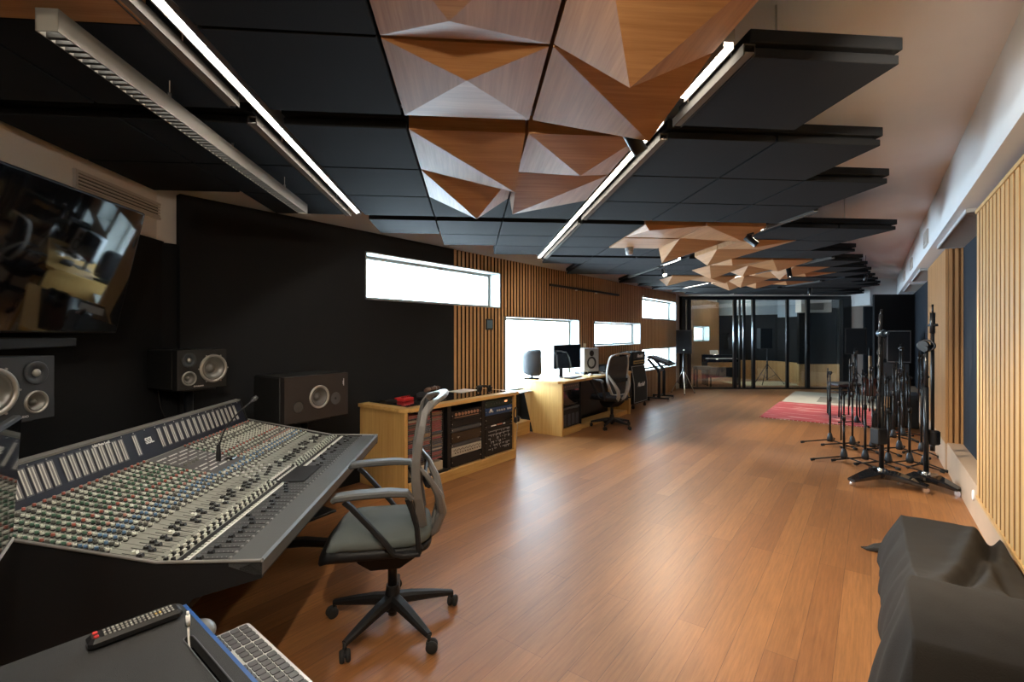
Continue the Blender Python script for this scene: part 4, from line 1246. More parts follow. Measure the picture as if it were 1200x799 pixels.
def headphones(label, loc, rz, lay=True):
    t = thing('headphones', label, 'headphones', loc, rz)
    for s in (-1, 1):
        a, b = MB(), MB()
        a.lathe([(0.0,0.0),(0.036,0.002),(0.042,0.012),(0.042,0.024)], (s*0.055,0,0.045), (s*0.9,0,0.25), n=20)
        b.lathe([(0.022,-0.018),(0.038,-0.02),(0.044,-0.008),(0.042,0.0)], (s*0.055,0,0.045), (s*0.9,0,0.25), n=20)
        c = a.build('ear_cup', M_BLK, t); b.build('ear_pad', M_RUB, c)
    pts = [(0.095*math.cos(a), 0.02+0.09*math.sin(a), 0.05+0.015*math.sin(a)) for a in [PI*k/14 for k in range(15)]]
    mb = MB(); mb.strap(pts, 0.024, 0.009, (0,0,1)); mb.build('headband', M_BLK, t)
    return t
headphones('black headphones resting on the right of the cabinet top', (-3.62, by+1.36, CT+0.006), 0.9)
t = thing('headphones', 'black headphones hung at the right front edge of the rack cabinet', 'headphones', (CX+0.03, CY1-0.07, 0.42), 0.3)
mb = MB(); mb.tube([(0.0,0.055*math.cos(a),0.12+0.075*math.sin(a)) for a in [2*PI*k/20 for k in range(20)]], 0.008, n=8, closed=True); mb.build('headband', M_BLK, t)
for s in (-1, 1):
    mb = MB(); mb.lathe([(0.0,0.0),(0.03,0.002),(0.036,0.012),(0.034,0.03),(0.0,0.032)], (0.0, s*0.045, 0.055), (1, 0, 0), n=18); mb.build('ear_cup', M_BLK, t)
mb = MB(); mb.tube([(0,0.03,0.03),(0.01,0.05,-0.03),(0.01,0.02,-0.10),(0.0,0.05,-0.16),(0.0,0.03,-0.2)], 0.003, n=6); mb.build('cable', M_LGREY, t)

# thermostat + rail on slats
t = thing('thermostat', 'small square black wall controller with a bluish display on the slatted wall', 'thermostat', (XL-0.004, 4.965, 1.62))
mb = MB(); mb.cbox(0.0, 0.018, -0.075, 0.075, -0.075, 0.075, .006); mb.build('housing', M_BLK, t)
mb = MB(); mb.box(0.018, 0.0195, -0.055, 0.055, -0.05, 0.055); mb.build('display', mat('display_blue', (0.10,0.16,0.22), 0.2), t)
t = thing('wall_rail', 'long black picture rail with two white clips on the slatted wall', 'rail', (XL, 6.48, 2.26))
mb = MB(); mb.cbox(0, 0.025, 0, 2.6, 0, 0.035, .002); mb.build('track', M_BLKM, t)
for y in (0.85, 1.6):
    mb = MB(); mb.cbox(0.0, 0.03, y-0.02, y+0.02, -0.02, 0.0, .002); mb.build('clip', M_WHT, t)
# ================================================================== OFFICE CHAIRS
M_SEAT = mat('seat_fabric_grey', (0.085,0.098,0.094), 0.85, bump=0.6, bscale=500)
M_CHF = mat('chair_frame_grey', (0.135,0.13,0.125), 0.45)
M_CHB = mat('chair_black', (0.009,0.009,0.010), 0.55, spec=0.3)
M_MESH = None
def mesh_fabric():
    m = bpy.data.materials.new('chair_mesh_fabric'); m.use_nodes = True
    nt = m.node_tree; b = nt.nodes['Principled BSDF']
    b.inputs['Base Color'].default_value = (0.03,0.03,0.033,1); b.inputs['Roughness'].default_value = 0.8
    tr = nt.nodes.new('ShaderNodeBsdfTransparent'); mx = nt.nodes.new('ShaderNodeMixShader'); mx.inputs[0].default_value = 0.82
    out = nt.nodes['Material Output']
    nt.links.new(tr.outputs[0], mx.inputs[1]); nt.links.new(b.outputs[0], mx.inputs[2]); nt.links.new(mx.outputs[0], out.inputs['Surface'])
    return m
M_MESH = mesh_fabric()
def make_chair(label, loc, rz, phase, seat_m=M_SEAT, armz=0.762, M_CHF=M_CHF):
    t = thing('office_chair', label, 'chair', (loc[0], loc[1], 0), rz)
    # star base
    mb = MB(); mb.lathe([(0.045,0.075),(0.047,0.10),(0.04,0.135),(0.032,0.19),(0.032,0.20)], n=20); mb.cyl((0,0,0.045),(0,0,0.08),0.022,n=16); hub = mb.build('base_hub', M_CHB, t)
    for k in range(5):
        a = phase + k*2*PI/5; c, s_ = math.cos(a), math.sin(a)
        mb = MB(); mb.strap([(0.02*c,0.02*s_,0.125),(0.10*c,0.10*s_,0.118),(0.22*c,0.22*s_,0.098),(0.325*c,0.325*s_,0.078)], [0.066,0.058,0.046,0.030], [0.058,0.052,0.038,0.026], (-s_,c,0)); 
        leg = mb.build('base_leg', M_CHB, t)
        mb = MB(); x, y = 0.325*c, 0.325*s_
        ca = a + 0.9; cc, cs = math.cos(ca), math.sin(ca)
        mb.cyl((x,y,0.045),(x,y,0.085),0.009,n=10)
        px_, py_ = x+0.012*cc, y+0.012*cs
        for s2 in (-1, 1):
            o = Vector((-cs, cc, 0))
            mb.lathe([(0.0,-0.009),(0.024,-0.010),(0.0285,-0.004),(0.0285,0.004),(0.024,0.010),(0.0,0.009)], Vector((px_,py_,0.0285))+o*0.014*s2, o, n=20)
        mb.cyl(Vector((px_,py_,0.0285))-Vector((-cs,cc,0))*0.02, Vector((px_,py_,0.0285))+Vector((-cs,cc,0))*0.02, 0.008, n=10)
        mb.box(x-0.012, x+0.012, y-0.012, y+0.012, 0.035, 0.05)
        mb.build('caster', M_RUB, leg)
    mb = MB(); mb.cyl((0,0,0.19),(0,0,0.40),0.024,n=18); mb.cyl((0,0,0.38),(0,0,0.42),0.033,n=18); mb.build('gas_column', M_BLKM, t)
    # mechanism
    mb = MB(); mb.prism([(-0.16,0.365),(-0.10,0.325),(0.04,0.325),(0.12,0.375),(0.18,0.42),(0.18,0.456),(-0.22,0.456),(-0.20,0.43)], -0.10, 0.10, 'YZ'); mb.cyl((-0.16,0.0,0.42),(0.16,0.0,0.42),0.012,n=10); mb.build('mechanism', M_CHB, t)
    # seat : rounded cushion via grid
    def cushion(z0, z1, w, d0, d1, r, m, name, puff=0.012):
        N = 24; vs = []; fs = []
        out = []
        for i in range(N*2):
            a = 2*PI*i/(N*2)
            ex = 0.5
            x = w*math.copysign(abs(math.cos(a))**ex, math.cos(a)); y = (d1-d0)/2*math.copysign(abs(math.sin(a))**ex, math.sin(a)) + (d0+d1)/2
            out.append((x, y))
        n = len(out); rings = [(0.93, z0), (0.99, z0+0.012), (1.0, (z0+z1)/2), (0.985, z1-0.010), (0.93, z1), (0.6, z1+puff*0.5), (0.0, z1+puff*0.3)]
        cy = (d0+d1)/2
        for k, z in rings:
            for x, y in out:
                yy = cy+(y-cy)*k
                drop = 0.0
                fr = (cy - yy)/((d1-d0)/2)
                if fr > 0.55: drop = -(fr-0.55)**2*0.32
                vs.append((x*k, yy, z+drop))
        for r_ in range(len(rings)-1):
            for i in range(n):
                j = (i+1) % n
                fs.append((r_*n+i, r_*n+j, (r_+1)*n+j, (r_+1)*n+i))
        fs.append(tuple(range(n-1,-1,-1)))
        mb = MB(); mb.raw(vs, fs, True); return mb.build(name, m, t)
    cushion(0.480, 0.530, 0.245, -0.31, 0.20, 0.05, seat_m, 'seat')
    cushion(0.435, 0.486, 0.245, -0.345, 0.20, 0.05, M_CHB, 'seat_shell', 0.0)
    # arms
    for s_ in (-1, 1):
        x = s_*0.275
        mb = MB()
        mb.strap([(x,0.085,armz-0.03),(x,0.105,armz-0.09),(x,0.125,0.60),(x,0.135,0.49)], [0.042,0.04,0.04,0.04], [0.03,0.025,0.024,0.026], (1,0,0))
        mb.strap([(x,-0.20,armz-0.028),(x,-0.17,armz-0.055),(x,-0.03,0.545),(x,0.02,0.478),(x,0.06,0.466),(x,0.135,0.470),(x,0.145,0.50)], [0.036,0.036,0.034,0.034,0.034,0.036,0.036], 0.022, (1,0,0))
        mb.strap([(x,0.06,0.466),(x*0.6,0.04,0.452),(x*0.3,0.02,0.445)], 0.07, 0.018, (0,1,0))
        arm = mb.build('armrest', M_CHB, t)
        mb = MB(); mb.strap([(x,-0.25,armz-0.022),(x,-0.235,armz-0.008),(x,-0.15,armz),(x,0.0,armz+0.002),(x,0.08,armz-0.006),(x,0.103,armz-0.035)], [0.05,0.068,0.075,0.07,0.055,0.044], [0.020,0.028,0.03,0.03,0.03,0.024], (1,0,0))
        mb.build('arm_pad', mat('arm_pad_grey', (0.075,0.08,0.083), 0.55), arm)
    # back : side profile y(z)
    prof = [(0.150,0.545),(0.140,0.62),(0.128,0.70),(0.120,0.79),(0.120,0.88),(0.135,0.97),(0.150,1.05),(0.162,1.11)]
    hw =   [0.135,0.165,0.190,0.205,0.212,0.210,0.200,0.185]
    top = [(0.18,1.085,0.165),(0.213,1.125,0.14)]
    L_ = [( -w, y, z) for (y, z), w in zip(prof, hw)]
    R_ = [( w, y, z) for (y, z), w in zip(prof, hw)]
    # top loop curling rearwards
    arc = []
    for k in range(1, 12):
        a = PI*k/12
        arc.append((-0.178*math.cos(a), 0.170+0.095*math.sin(a), 1.135+0.050*math.sin(a)**0.8))
    loop = L_ + arc + R_[::-1]
    mb = MB()
    WW = [0.032]*len(L_) + [0.034+0.016*math.sin(PI*k/12) for k in range(1,12)] + [0.032]*len(R_)
    mb.strap(loop, [0.050,0.050,0.048,0.045,0.042,0.040,0.038,0.036]+[0.040+0.01*math.sin(PI*k/12) for k in range(1,12)]+[0.036,0.038,0.040,0.042,0.045,0.048,0.050,0.050], 0.020, (0,1,0.35))
    mb.tube([(-0.135,0.150,0.545),(-0.06,0.16,0.525),(0.06,0.16,0.525),(0.135,0.150,0.545)], 0.014, n=8)
    mb.build('back_frame', M_CHF, t)
    mb = MB(); vs = []; fs = []
    cols_ = 11
    for (y, z), w in list(zip(prof, hw)) + [((0.168,1.14),0.17)]:
        for i in range(cols_):
            f = -1+2*i/(cols_-1)
            vs.append((f*w*0.97, y+0.018*(1-f*f), z))
    nr = len(prof)+1
    for r_ in range(nr-1):
        for i in range(cols_-1): fs.append((r_*cols_+i, r_*cols_+i+1, (r_+1)*cols_+i+1, (r_+1)*cols_+i))
    o = len(vs)
    vs += [(x, y+0.004, z) for x, y, z in vs]
    fs += [tuple(o+i for i in f)[::-1] for f in fs]
    mb.raw(vs, fs, True); mb.build('back_mesh', M_MESH, t)
    # Y shaped rear support
    for s_ in (-1, 1):
        mb = MB()
        mb.strap([(s_*0.03,0.04,0.415),(s_*0.04,0.150,0.432),(s_*0.06,0.222,0.50),(s_*0.095,0.250,0.60),(s_*0.15,0.230,0.70),(s_*0.190,0.185,0.79),(s_*0.200,0.140,0.85)], [0.06,0.06,0.055,0.055,0.05,0.04,0.03], [0.03,0.034,0.042,0.046,0.038,0.026,0.016], (1,0,0.3*s_))
        mb.build('back_support', M_CHF, t)
    mb = MB(); mb.strap([(-0.17,0.175,0.77),(0,0.165,0.75),(0.17,0.175,0.77)], 0.05, 0.016, (0,0.2,1)); mb.cbox(-0.2,-0.17,0.165,0.20,0.745,0.80,.01); mb.cbox(0.17,0.2,0.165,0.20,0.745,0.80,.01); mb.build('lumbar_support', M_CHB, t)
    return t
def face_to(d):    # rz so that local -y points along d
    return math.atan2(d.x, -d.y)
d1 = cR*(-0.98) + cF*(-0.19)
rz1 = face_to(d1)
c1 = cF*2.48 + cR*(-0.62)
make_chair('grey office chair with armrests turned side-on in front of the mixing console', (c1.x, c1.y), rz1, math.radians(27)+PHI-rz1)
d2 = Vector((-0.92, 0.39)); rz2 = face_to(d2)
c2 = Vector((-3.32, 7.08, 0))
make_chair('black mesh office chair seen from behind, pulled up to the wooden desk', (c2.x, c2.y), rz2, 0.5, mat('seat_fabric_dark', (0.03,0.04,0.06), 0.85), M_CHF=mat('chair_frame_pale', (0.34,0.33,0.31), 0.4))
# ================================================================== SIDE DESK WITH MONITORS
FX = -3.58; D0 = 5.97; D1 = 8.45; DT = 0.80
desk = thing('desk', 'long oak desk with rack pedestal below the big window, office chair at it', 'desk', (FX, D0, 0), 0)
lx = lambda x: x - FX
mb = MB(); mb.prism([(0,0),(0,DT-0.035),(lx(-4.30),DT-0.035),(lx(-4.09),0)], 0, 0.04, 'XZ'); mb.build('side_panel', M_OAK, desk)
mb = MB(); mb.prism([(0,0),(0,DT-0.035),(lx(-4.10),DT-0.035),(lx(-4.09),0)], 2.42, 2.47, 'XZ'); mb.build('side_panel', M_OAK, desk)
mb = MB(); mb.prism([(lx(-4.30),-0.03),(-0.05,-0.03),(0.03,0.03),(0.03,2.44),(-0.02,2.50),(lx(-4.105),2.50),(lx(-4.105),1.42),(lx(-4.30),1.42)], DT-0.035, DT, 'XY'); mb.build('worktop', M_OAKY, desk)
mb = MB(); mb.box(-0.40,-0.01,0.04,0.60,0,0.10); mb.build('plinth', M_OAKY, desk)
mb = MB(); mb.box(-0.42,-0.40,0.04,0.60,0.0,DT-0.035); mb.box(-0.42,-0.012,0.58,0.60,0.10,DT-0.035); mb.build('rack_case', M_BLK, desk)
mb = MB(); mb.box(lx(-4.04),lx(-4.02),0.60,2.42,0.0,DT-0.035); mb.build('back_panel', M_BLK, desk)
mb = MB(); mb.box(-0.30,-0.05,0.62,2.42,0.0,0.07); mb.build('foot_rail', M_OAKY, desk)
mb = MB(); mb.box(-0.42,-0.30,0.60,1.9,0.13,DT-0.04); 
mb.build('drawer_block', M_BLK, desk)
def desk_unit(label, z0, z1, m=None):
    t = thing('rack_unit', label, 'audio device', (FX-0.03, D0+0.31, z0))
    h = z1-z0
    mb = MB(); mb.box(-0.28,-0.004,-0.25,0.25,0.003,h-0.003); mb.build('chassis', M_BLK, t)
    mb = MB(); mb.cbox(-0.004,0.0,-0.26,0.26,0.001,h-0.001,.001); mb.build('faceplate', m or M_BLK, t)
    return t
t = desk_unit('silver grey rack unit at the top of the desk pedestal', 0.66, 0.75, mat('grey_face', (0.12,0.11,0.12), 0.4, 0.3))
knobs_on(t, [-0.18,-0.12,-0.06,0,0.06,0.12,0.18], 0.05, 0.012, mat('pinkish_knob', (0.3,0.22,0.22), 0.4))
t = desk_unit('black rack computer in the middle of the desk pedestal', 0.42, 0.655, M_BLKG)
mb = MB(); mb.box(0,0.002,-0.2,0.2,0.02,0.024); mb.build('seam', M_DKG, t)
t = desk_unit('thin grey rack shelf in the desk pedestal', 0.37, 0.40, M_DKG)
t = desk_unit('low black rack unit with vertical slots, bottom of the desk pedestal', 0.105, 0.365)
for y in (-0.18,-0.06,0.06,0.18):
    mb = MB(); mb.cbox(0,0.004,y-0.04,y+0.04,0.02,0.19,.001); mb.build('bay_door', mat('slate_door', (0.05,0.055,0.07), 0.4), t)
# on the desk
def two_pts(pa, ta, pb, tb):
    a = cF*ta + cR*(ta*(pa-600)/FPX); b = cF*tb + cR*(tb*(pb-600)/FPX); return a, b
# rounded grey monitor seen from behind
def round_monitor(label, loc, rz, m_body, front=True):
    t = thing('desk_speaker', label, 'speaker', loc, rz)
    mb = MB()
    secs = [(-0.0,0.118,0.165),(0.015,0.13,0.178),(0.14,0.128,0.175),(0.22,0.105,0.15),(0.245,0.085,0.125)]
    N = 32; vs = []; fs = []
    for (y, w, h) in secs:
        for k in range(N):
            a = 2*PI*k/N; e = 0.55
            vs.append((w*math.copysign(abs(math.cos(a))**e, math.cos(a)), y, 0.215+h*math.copysign(abs(math.sin(a))**e, math.sin(a))))
    for r_ in range(len(secs)-1):
        for k in range(N): fs.append((r_*N+k, r_*N+(k+1)%N, (r_+1)*N+(k+1)%N, (r_+1)*N+k))
    fs.append(tuple(range(N))); fs.append(tuple(range(len(secs)*N-1, (len(secs)-1)*N-1, -1)))
    mb.raw(vs, fs, True); mb.build('cabinet', m_body, t)
    a, b = MB(), MB(); driver(a, b, 0, 0.145, 0.075, 0.025); w = a.build('woofer', M_DKG, t); b.build('cone', M_CONE, w)
    mb = MB(); mb.lathe([(0.062,0.0),(0.06,0.003),(0.02,-0.018),(0.0,-0.018)], (0,-0.002,0.30),(0,-1,0),n=24); mb.build('tweeter', M_DKG, t)
    mb = MB(); mb.cbox(-0.09,0.09,0.02,0.22,0.0,0.022,.006); mb.cyl((-0.05,0.12,0.02),(-0.05,0.12,0.06),0.01,n=8); mb.cyl((0.05,0.12,0.02),(0.05,0.12,0.06),0.01,n=8); mb.build('foot', M_BLK, t)
    return t
p = ray(627, 440, 7.35)
round_monitor('dark grey rounded speaker turned away, at the window end of the desk', (-4.06, 6.14, DT), math.radians(118), mat('speaker_dark_grey', (0.022,0.024,0.028), 0.5)).scale = (1.16,1.16,1.16)
# computer screen
a_, b_ = two_pts(649.5, 7.45, 680.5, 7.85); mid = (a_+b_)/2; rzm = face_rz(a_, b_); wv = (b_-a_).length/2
t = thing('computer_screen', 'thin black computer screen standing on the wooden desk before the window', 'monitor', (mid.x, mid.y, DT), rzm)
mb = MB(); mb.cbox(-wv, wv, 0.0, 0.03, 0.14, 0.52, .004); mb.build('bezel', M_BLK, t)
mb = MB(); mb.box(-wv+0.008, wv-0.008, -0.0015, 0.0, 0.150, 0.512); mb.build('screen', _M['screen_glass'], t)
mb = MB(); mb.cbox(-0.05-wv*.35, 0.03-wv*.35, 0.03, 0.05, 0.0, 0.3, .004); mb.build('stand_neck', M_BLK, t)
mb = MB(); mb.cbox(-0.12-wv*.3, 0.12-wv*.3, -0.06, 0.12, 0.0, 0.008, .003); mb.build('stand_foot', M_BLK, t)
# silver two-way monitor on an isolation pad
a_, b_ = two_pts(684.5, 8.05, 702, 8.25); mid = (a_+b_)/2; rzm = face_rz(a_, b_); wv = (b_-a_).length/2
t = thing('desk_speaker', 'silver grey two-way speaker with black woofer on the desk', 'speaker', (mid.x, mid.y, DT+0.045), rzm)
mb = MB(); mb.cbox(-wv, wv, 0.0, 0.26, 0, 0.40, .01); mb.build('cabinet', mat('silver_cab', (0.34,0.36,0.38), 0.4, 0.2), t)
a, b = MB(), MB(); driver(a, b, 0, 0.155, 0.090, 0.03); w = a.build('woofer', M_BLK, t); b.build('cone', mat('cone_black', (0.03,0.03,0.035), 0.35), w)
mb = MB(); mb.lathe([(0.05,0.0),(0.05,0.004),(0.02,-0.008),(0.0,-0.004)], (0,-0.001,0.315),(0,-1,0),n=24); mb.build('tweeter', M_BLK, t)
mb = MB(); mb.cbox(-wv, wv, 0.0, 0.24, -0.0445, -0.001, .004); mb.build('isolation_pad', M_BLK, t)
# keyboard / mixer surface / papers / mouse
def keyb(label, loc, rz, L=0.44, W=0.13, m=M_BLK, mk=M_DKG):
    t = thing('keyboard', label, 'keyboard', loc, rz)
    mb = MB(); mb.cbox(-W/2, W/2, -L/2, L/2, 0, 0.014, .003); mb.build('case', m, t)
    mb = MB()
    for i in range(6):
        for j in range(22):
            x = -W/2+0.01+i*(W-0.02)/6; y = -L/2+0.008+j*(L-0.016)/22
            mb.box(x+0.001, x+(W-0.02)/6-0.001, y+0.001, y+(L-0.016)/22-0.001, 0.014, 0.018)
    o = mb.build('keys', mk, t); o['kind'] = 'stuff'
    return t
keyb('black computer keyboard on the desk in front of the screen', (-3.76, 6.62, DT), 0.12)
mb = MB(); mb.at((-3.80, 7.32, DT+0.0), 0.3).cbox(-0.15, 0.15, -0.11, 0.11, 0, 0.004, .001)
tag(mb.build('paper_sheet', M_PAPER), 'loose white paper right of the black keyboard on the desk', 'paper')
mb = MB(); mb.at((-3.74, 7.75, DT), -0.2).cbox(-0.10, 0.10, -0.15, 0.15, 0, 0.012, .002)
tag(mb.build('notebook', M_WHT), 'white notebook on the desk beyond the loose paper', 'notebook')
mb = MB(); mb.at((-3.76, 7.78, DT+0.0125), 0.4).cbox(-0.05, 0.05, -0.09, 0.09, 0, 0.02, .006)
tag(mb.build('external_drive', M_BLK), 'small black drive lying on the white notebook', 'drive')
mb = MB(); mb.at((-3.70, 7.08, DT)); mb.ball((0,0,0.012), 0.03, (1.1,1.7,0.8), 16)
tag(mb.build('computer_mouse', M_WHT), 'white computer mouse on the desk beside the keyboard', 'mouse')
mb = MB(); mb.tube([(-3.84,7.26,DT+.01),(-3.82,7.20,DT+.06),(-3.87,7.16,DT+.09),(-3.92,7.10,DT+.05),(-3.86,7.05,DT+.01),(-3.80,7.04,DT+.008)], 0.004, n=6)
tag(mb.build('cable', M_WHT), 'looping white cable on the desk behind the mouse', 'cable')
mb = MB(); mb.at((-3.98, 8.14, DT)).cbox(-0.10, 0.12, -0.20, 0.20, 0, 0.12, .01); mb.box(0.115, 0.122, -0.17, 0.17, 0.02, 0.10)
tag(mb.build('small_amplifier', M_BLK), 'low black amplifier at the far end of the desk', 'amplifier')
mb = MB(); mb.at((-4.0, 7.62, 1.23)).cbox(-0.03,0.03,-0.03,0.03,0.0,0.03,.004)
# switch plate on slats
mb = MB(); mb.cbox(XL, XL+0.02, 7.60, 7.68, 1.24, 1.32, .003); tag(mb.build('light_switch', mat('cream_plate', (0.75,0.65,0.45), 0.5)), 'cream wall plate on the slats above the silver speaker', 'switch')

# ------------------------------------------------------------------ guitar amplifiers
M_GRILLE = mat('amp_grille', (0.040,0.042,0.044), 0.9, spec=0.1, bump=1.0, bscale=900)
M_TOLEX = mat('amp_tolex', (0.010,0.010,0.011), 0.7, spec=0.2, bump=0.5, bscale=500)
M_PIPE = mat('amp_piping', (0.42,0.42,0.41), 0.5)
M_GOLD = mat('gold_panel', (0.55,0.38,0.13), 0.35, 0.6)
AX = -3.73; AY0, AY1 = 8.93, 9.65
t = thing('speaker_cabinet', 'tall black guitar speaker cabinet with pale piping and white script logo', 'amplifier', (AX, (AY0+AY1)/2, 0), 0)
w = (AY1-AY0)/2
mb = MB(); mb.prism([(0,0.10),(0,0.50),(-0.06,0.86),(-0.355,0.86),(-0.355,0.10)], -w, w, 'XZ'); mb.build('cabinet', M_TOLEX, t)
mb = MB(); mb.prism([(0.0,0.13),(0.006,0.13),(0.006,0.50),(-0.050,0.835),(-0.056,0.835),(0.0,0.50)], -w+0.03, w-0.03, 'XZ'); mb.build('grille', M_GRILLE, t)
mb = MB()
P4 = [(0.006,-w+0.028,0.125),(0.006,w-0.028,0.125),(0.006,w-0.028,0.50),(-0.051,w-0.028,0.84),(-0.051,-w+0.028,0.84),(0.006,-w+0.028,0.50)]
mb.tube(P4, 0.007, n=6, closed=True); mb.build('piping', M_PIPE, t)
lg = text_obj('Marshall', 0.115, 'logo', M_WHT, t, (0.012, 0.0, 0.47), (PI/2, 0, PI/2), shear=0.35, ext=0.003, bold=0.002, space=0.9)
for x in (-0.03,-0.32):
    for y in (-w+0.06, w-0.06):
        mb = MB(); mb.cyl((x,y,0.07),(x,y,0.10),0.012,n=8); mb.cyl((x,y-0.012,0.03),(x,y+0.012,0.03),0.03,n=16); mb.box(x-0.02,x+0.02,y-0.016,y+0.016,0.05,0.075); mb.build('caster', M_BLKM, t)
t = thing('amplifier_head', 'black guitar amplifier head with gold control panel on the tall cabinet', 'amplifier', (AX-0.02, (AY0+AY1)/2-0.02, 0.862), 0)
w = 0.345
mb = MB(); mb.cbox(-0.28, 0.0, -w, w, 0, 0.27, .012); mb.build('cabinet', M_TOLEX, t)
mb = MB(); mb.box(0,0.004,-w+0.04,w-0.04,0.12,0.245); mb.build('grille', M_BLK, t)
mb = MB(); mb.box(0,0.006,-w+0.05,w-0.05,0.03,0.095); mb.build('control_panel', M_GOLD, t)
knobs_on(t, [-0.24+i*0.06 for i in range(9)], 0.062, 0.012, M_BLK, face=0.006)
text_obj('Marshall', 0.095, 'logo', M_WHT, t, (0.008, 0.02, 0.183), (PI/2, 0, PI/2), shear=0.35, ext=0.003, bold=0.002, space=0.9)
mb = MB(); mb.strap([(-0.13,-0.1,0.272),(-0.13,-0.08,0.29),(-0.13,0.08,0.29),(-0.13,0.1,0.272)], 0.03, 0.008, (1,0,0)); mb.build('handle', M_RUB, t)
# second head laid behind / left, small combo at the desk end
t = thing('combo_amplifier', 'black combo amplifier hidden between the desk and the tall guitar cabinet', 'amplifier', (-3.80, 8.70, 0), 0)
mb = MB(); mb.cbox(-0.30, 0.0, -0.17, 0.17, 0.07, 0.72, .012); mb.build('cabinet', M_TOLEX, t)
mb = MB(); mb.box(0,0.004,-0.14,0.14,0.10,0.58); mb.build('grille', M_GRILLE, t)
for x in (-0.03,-0.26):
    for y in (-0.13,0.13):
        mb = MB(); mb.cyl((x,y-0.01,0.03),(x,y+0.01,0.03),0.03,n=14); mb.box(x-0.015,x+0.015,y-0.014,y+0.014,0.045,0.075); mb.build('caster', M_CHR, t)
t = thing('amplifier_head', 'low black device lying on the combo amplifier beside the tall cabinet', 'amplifier', (-3.84, 8.70, 0.722), 0)
mb = MB(); mb.cbox(-0.26, 0.0, -0.16, 0.16, 0, 0.15, .01); mb.build('cabinet', M_TOLEX, t)
mb = MB(); mb.box(0,0.004,-0.13,0.13,0.03,0.12); mb.build('front_panel', M_BLK, t)

# ------------------------------------------------------------------ producer stand with slanted top
t = thing('equipment_stand', 'black rolling stand with slanted top and two bent legs below the low window', 'stand', (-3.80, 10.62, 0), math.radians(8))
mb = MB(); mb.at((0,0,0.88), 0, ry=math.radians(20)); mb.cbox(-0.26, 0.28, -0.36, 0.36, 0.0, 0.035, .006); 
mb.cbox(-0.2, 0.2, -0.3, 0.3, 0.035, 0.05, .004); mb.build('slanted_top', M_BLK, t)
for y in (-0.26, 0.26):
    mb = MB(); mb.strap([(-0.22,y,0.93),(-0.12,y,0.82),(0.0,y,0.70),(0.03,y,0.62),(0.03,y,0.08)], 0.055, 0.06, (0,1,0)); leg = mb.build('leg', M_BLKM, t)
    mb = MB(); mb.strap([(-0.22,y,0.075),(0.24,y,0.075)], 0.05, 0.03, (0,1,0)); mb.build('foot_bar', M_BLKM, leg)
    for x in (-0.20, 0.22):
        mb = MB(); mb.cyl((x,y-0.012,0.03),(x,y+0.012,0.03),0.03,n=14); mb.cyl((x,y,0.045),(x,y,0.07),0.008,n=8); mb.build('caster', M_CHR if x > 0 else M_BLK, leg)
mb = MB(); mb.cyl((0.02,-0.26,0.66),(0.02,0.26,0.66),0.013,n=10); mb.build('cross_bar', M_BLKM, t)
mb = MB(); mb.cyl((0.0,-0.26,0.10),(0.0,0.26,0.10),0.02,n=10); mb.build('lower_bar', M_BLKM, t)
mb = MB(); mb.tube([(-0.02,-0.05,0.935),(-0.04,-0.05,0.99),(0.04,-0.02,1.03)], 0.008, n=6); mb.tube([(-0.04,-0.05,0.99),(-0.1,-0.12,1.01)], 0.006, n=6); mb.build('clip_arm', M_BLK, t)

# ------------------------------------------------------------------ PA speakers on tripods
def tripod(label, loc, h, rz=0.0, R=0.42, m=M_BLKM, hub=0.55, legm=None, group='speaker tripods'):
    t = thing('tripod_stand', label, 'speaker stand', (loc[0], loc[1], 0), rz, group)
    mb = MB(); mb.cyl((0,0,0.12),(0,0,h), 0.018, n=12); mb.cyl((0,0,hub-0.25),(0,0,hub+0.12),0.023,n=12); mb.build('pole', m, t)
    mb = MB(); mb.cyl((0,0,hub-0.03),(0,0,hub+0.04),0.035,n=14); mb.build('collar', M_BLK, t)
    for k in range(3):
        a = k*2*PI/3
        mb = MB(); mb.strap([(0.03*math.cos(a),0.03*math.sin(a),hub),(R*math.cos(a),R*math.sin(a),0.012)], 0.022, 0.012, (-math.sin(a),math.cos(a),0)); lg_ = mb.build('leg', legm or m, t)
        mb = MB(); mb.cyl((0.02*math.cos(a),0.02*math.sin(a),0.16),(R*0.5*math.cos(a),R*0.5*math.sin(a),hub*0.5+0.01),0.006,n=6); mb.build('brace', m, t)
        mb = MB(); mb.ball((R*math.cos(a),R*math.sin(a),0.016),0.016,n=8); mb.build('rubber_foot', M_RUB, lg_)
    return t
def pa_speaker(label, loc, rz, w=0.37, h=0.58, d=0.33, tilt=0.0, grey=False):
    """front faces -y"""
    t = thing('loudspeaker', label, 'speaker', loc, rz)
    t.rotation_euler = (tilt, 0, rz)
    mb = MB(); mb.prism([(-w/2,0),(w/2,0),(w/2*0.72,d),(-w/2*0.72,d)], 0, h, 'XY'); mb.build('cabinet', M_TOLEX, t)
    mb = MB(); mb.cbox(-w/2+0.015, w/2-0.015, -0.012, 0.0, 0.02, h-0.02, .004); mb.build('grille', mat('speaker_front_cloth', (0.010,0.010,0.011), 0.95, spec=0.1), t)
    mb = MB(); mb.cbox(-w/2, w/2, -0.006, 0.004, h-0.018, h, .002); mb.cbox(-w/2, w/2, -0.006, 0.004, 0.0, 0.018, .002); mb.cbox(-w/2, -w/2+0.012, -0.006, 0.004, 0.0, h, .002); mb.cbox(w/2-0.012, w/2, -0.006, 0.004, 0.0, h, .002)
    mb.build('rim', M_DKG if grey else M_BLK, t)
    return t
pl = ray(801, 400, 11.9)
tripod('black tripod with pale legs at the left end of the glass wall', (pl.x, pl.y), 1.0, math.radians(52), 0.32, legm=M_ALU)
t = pa_speaker('black loudspeaker on tripod at the left end of the glass wall', (pl.x, pl.y, 1.001), PHI-math.radians(16))
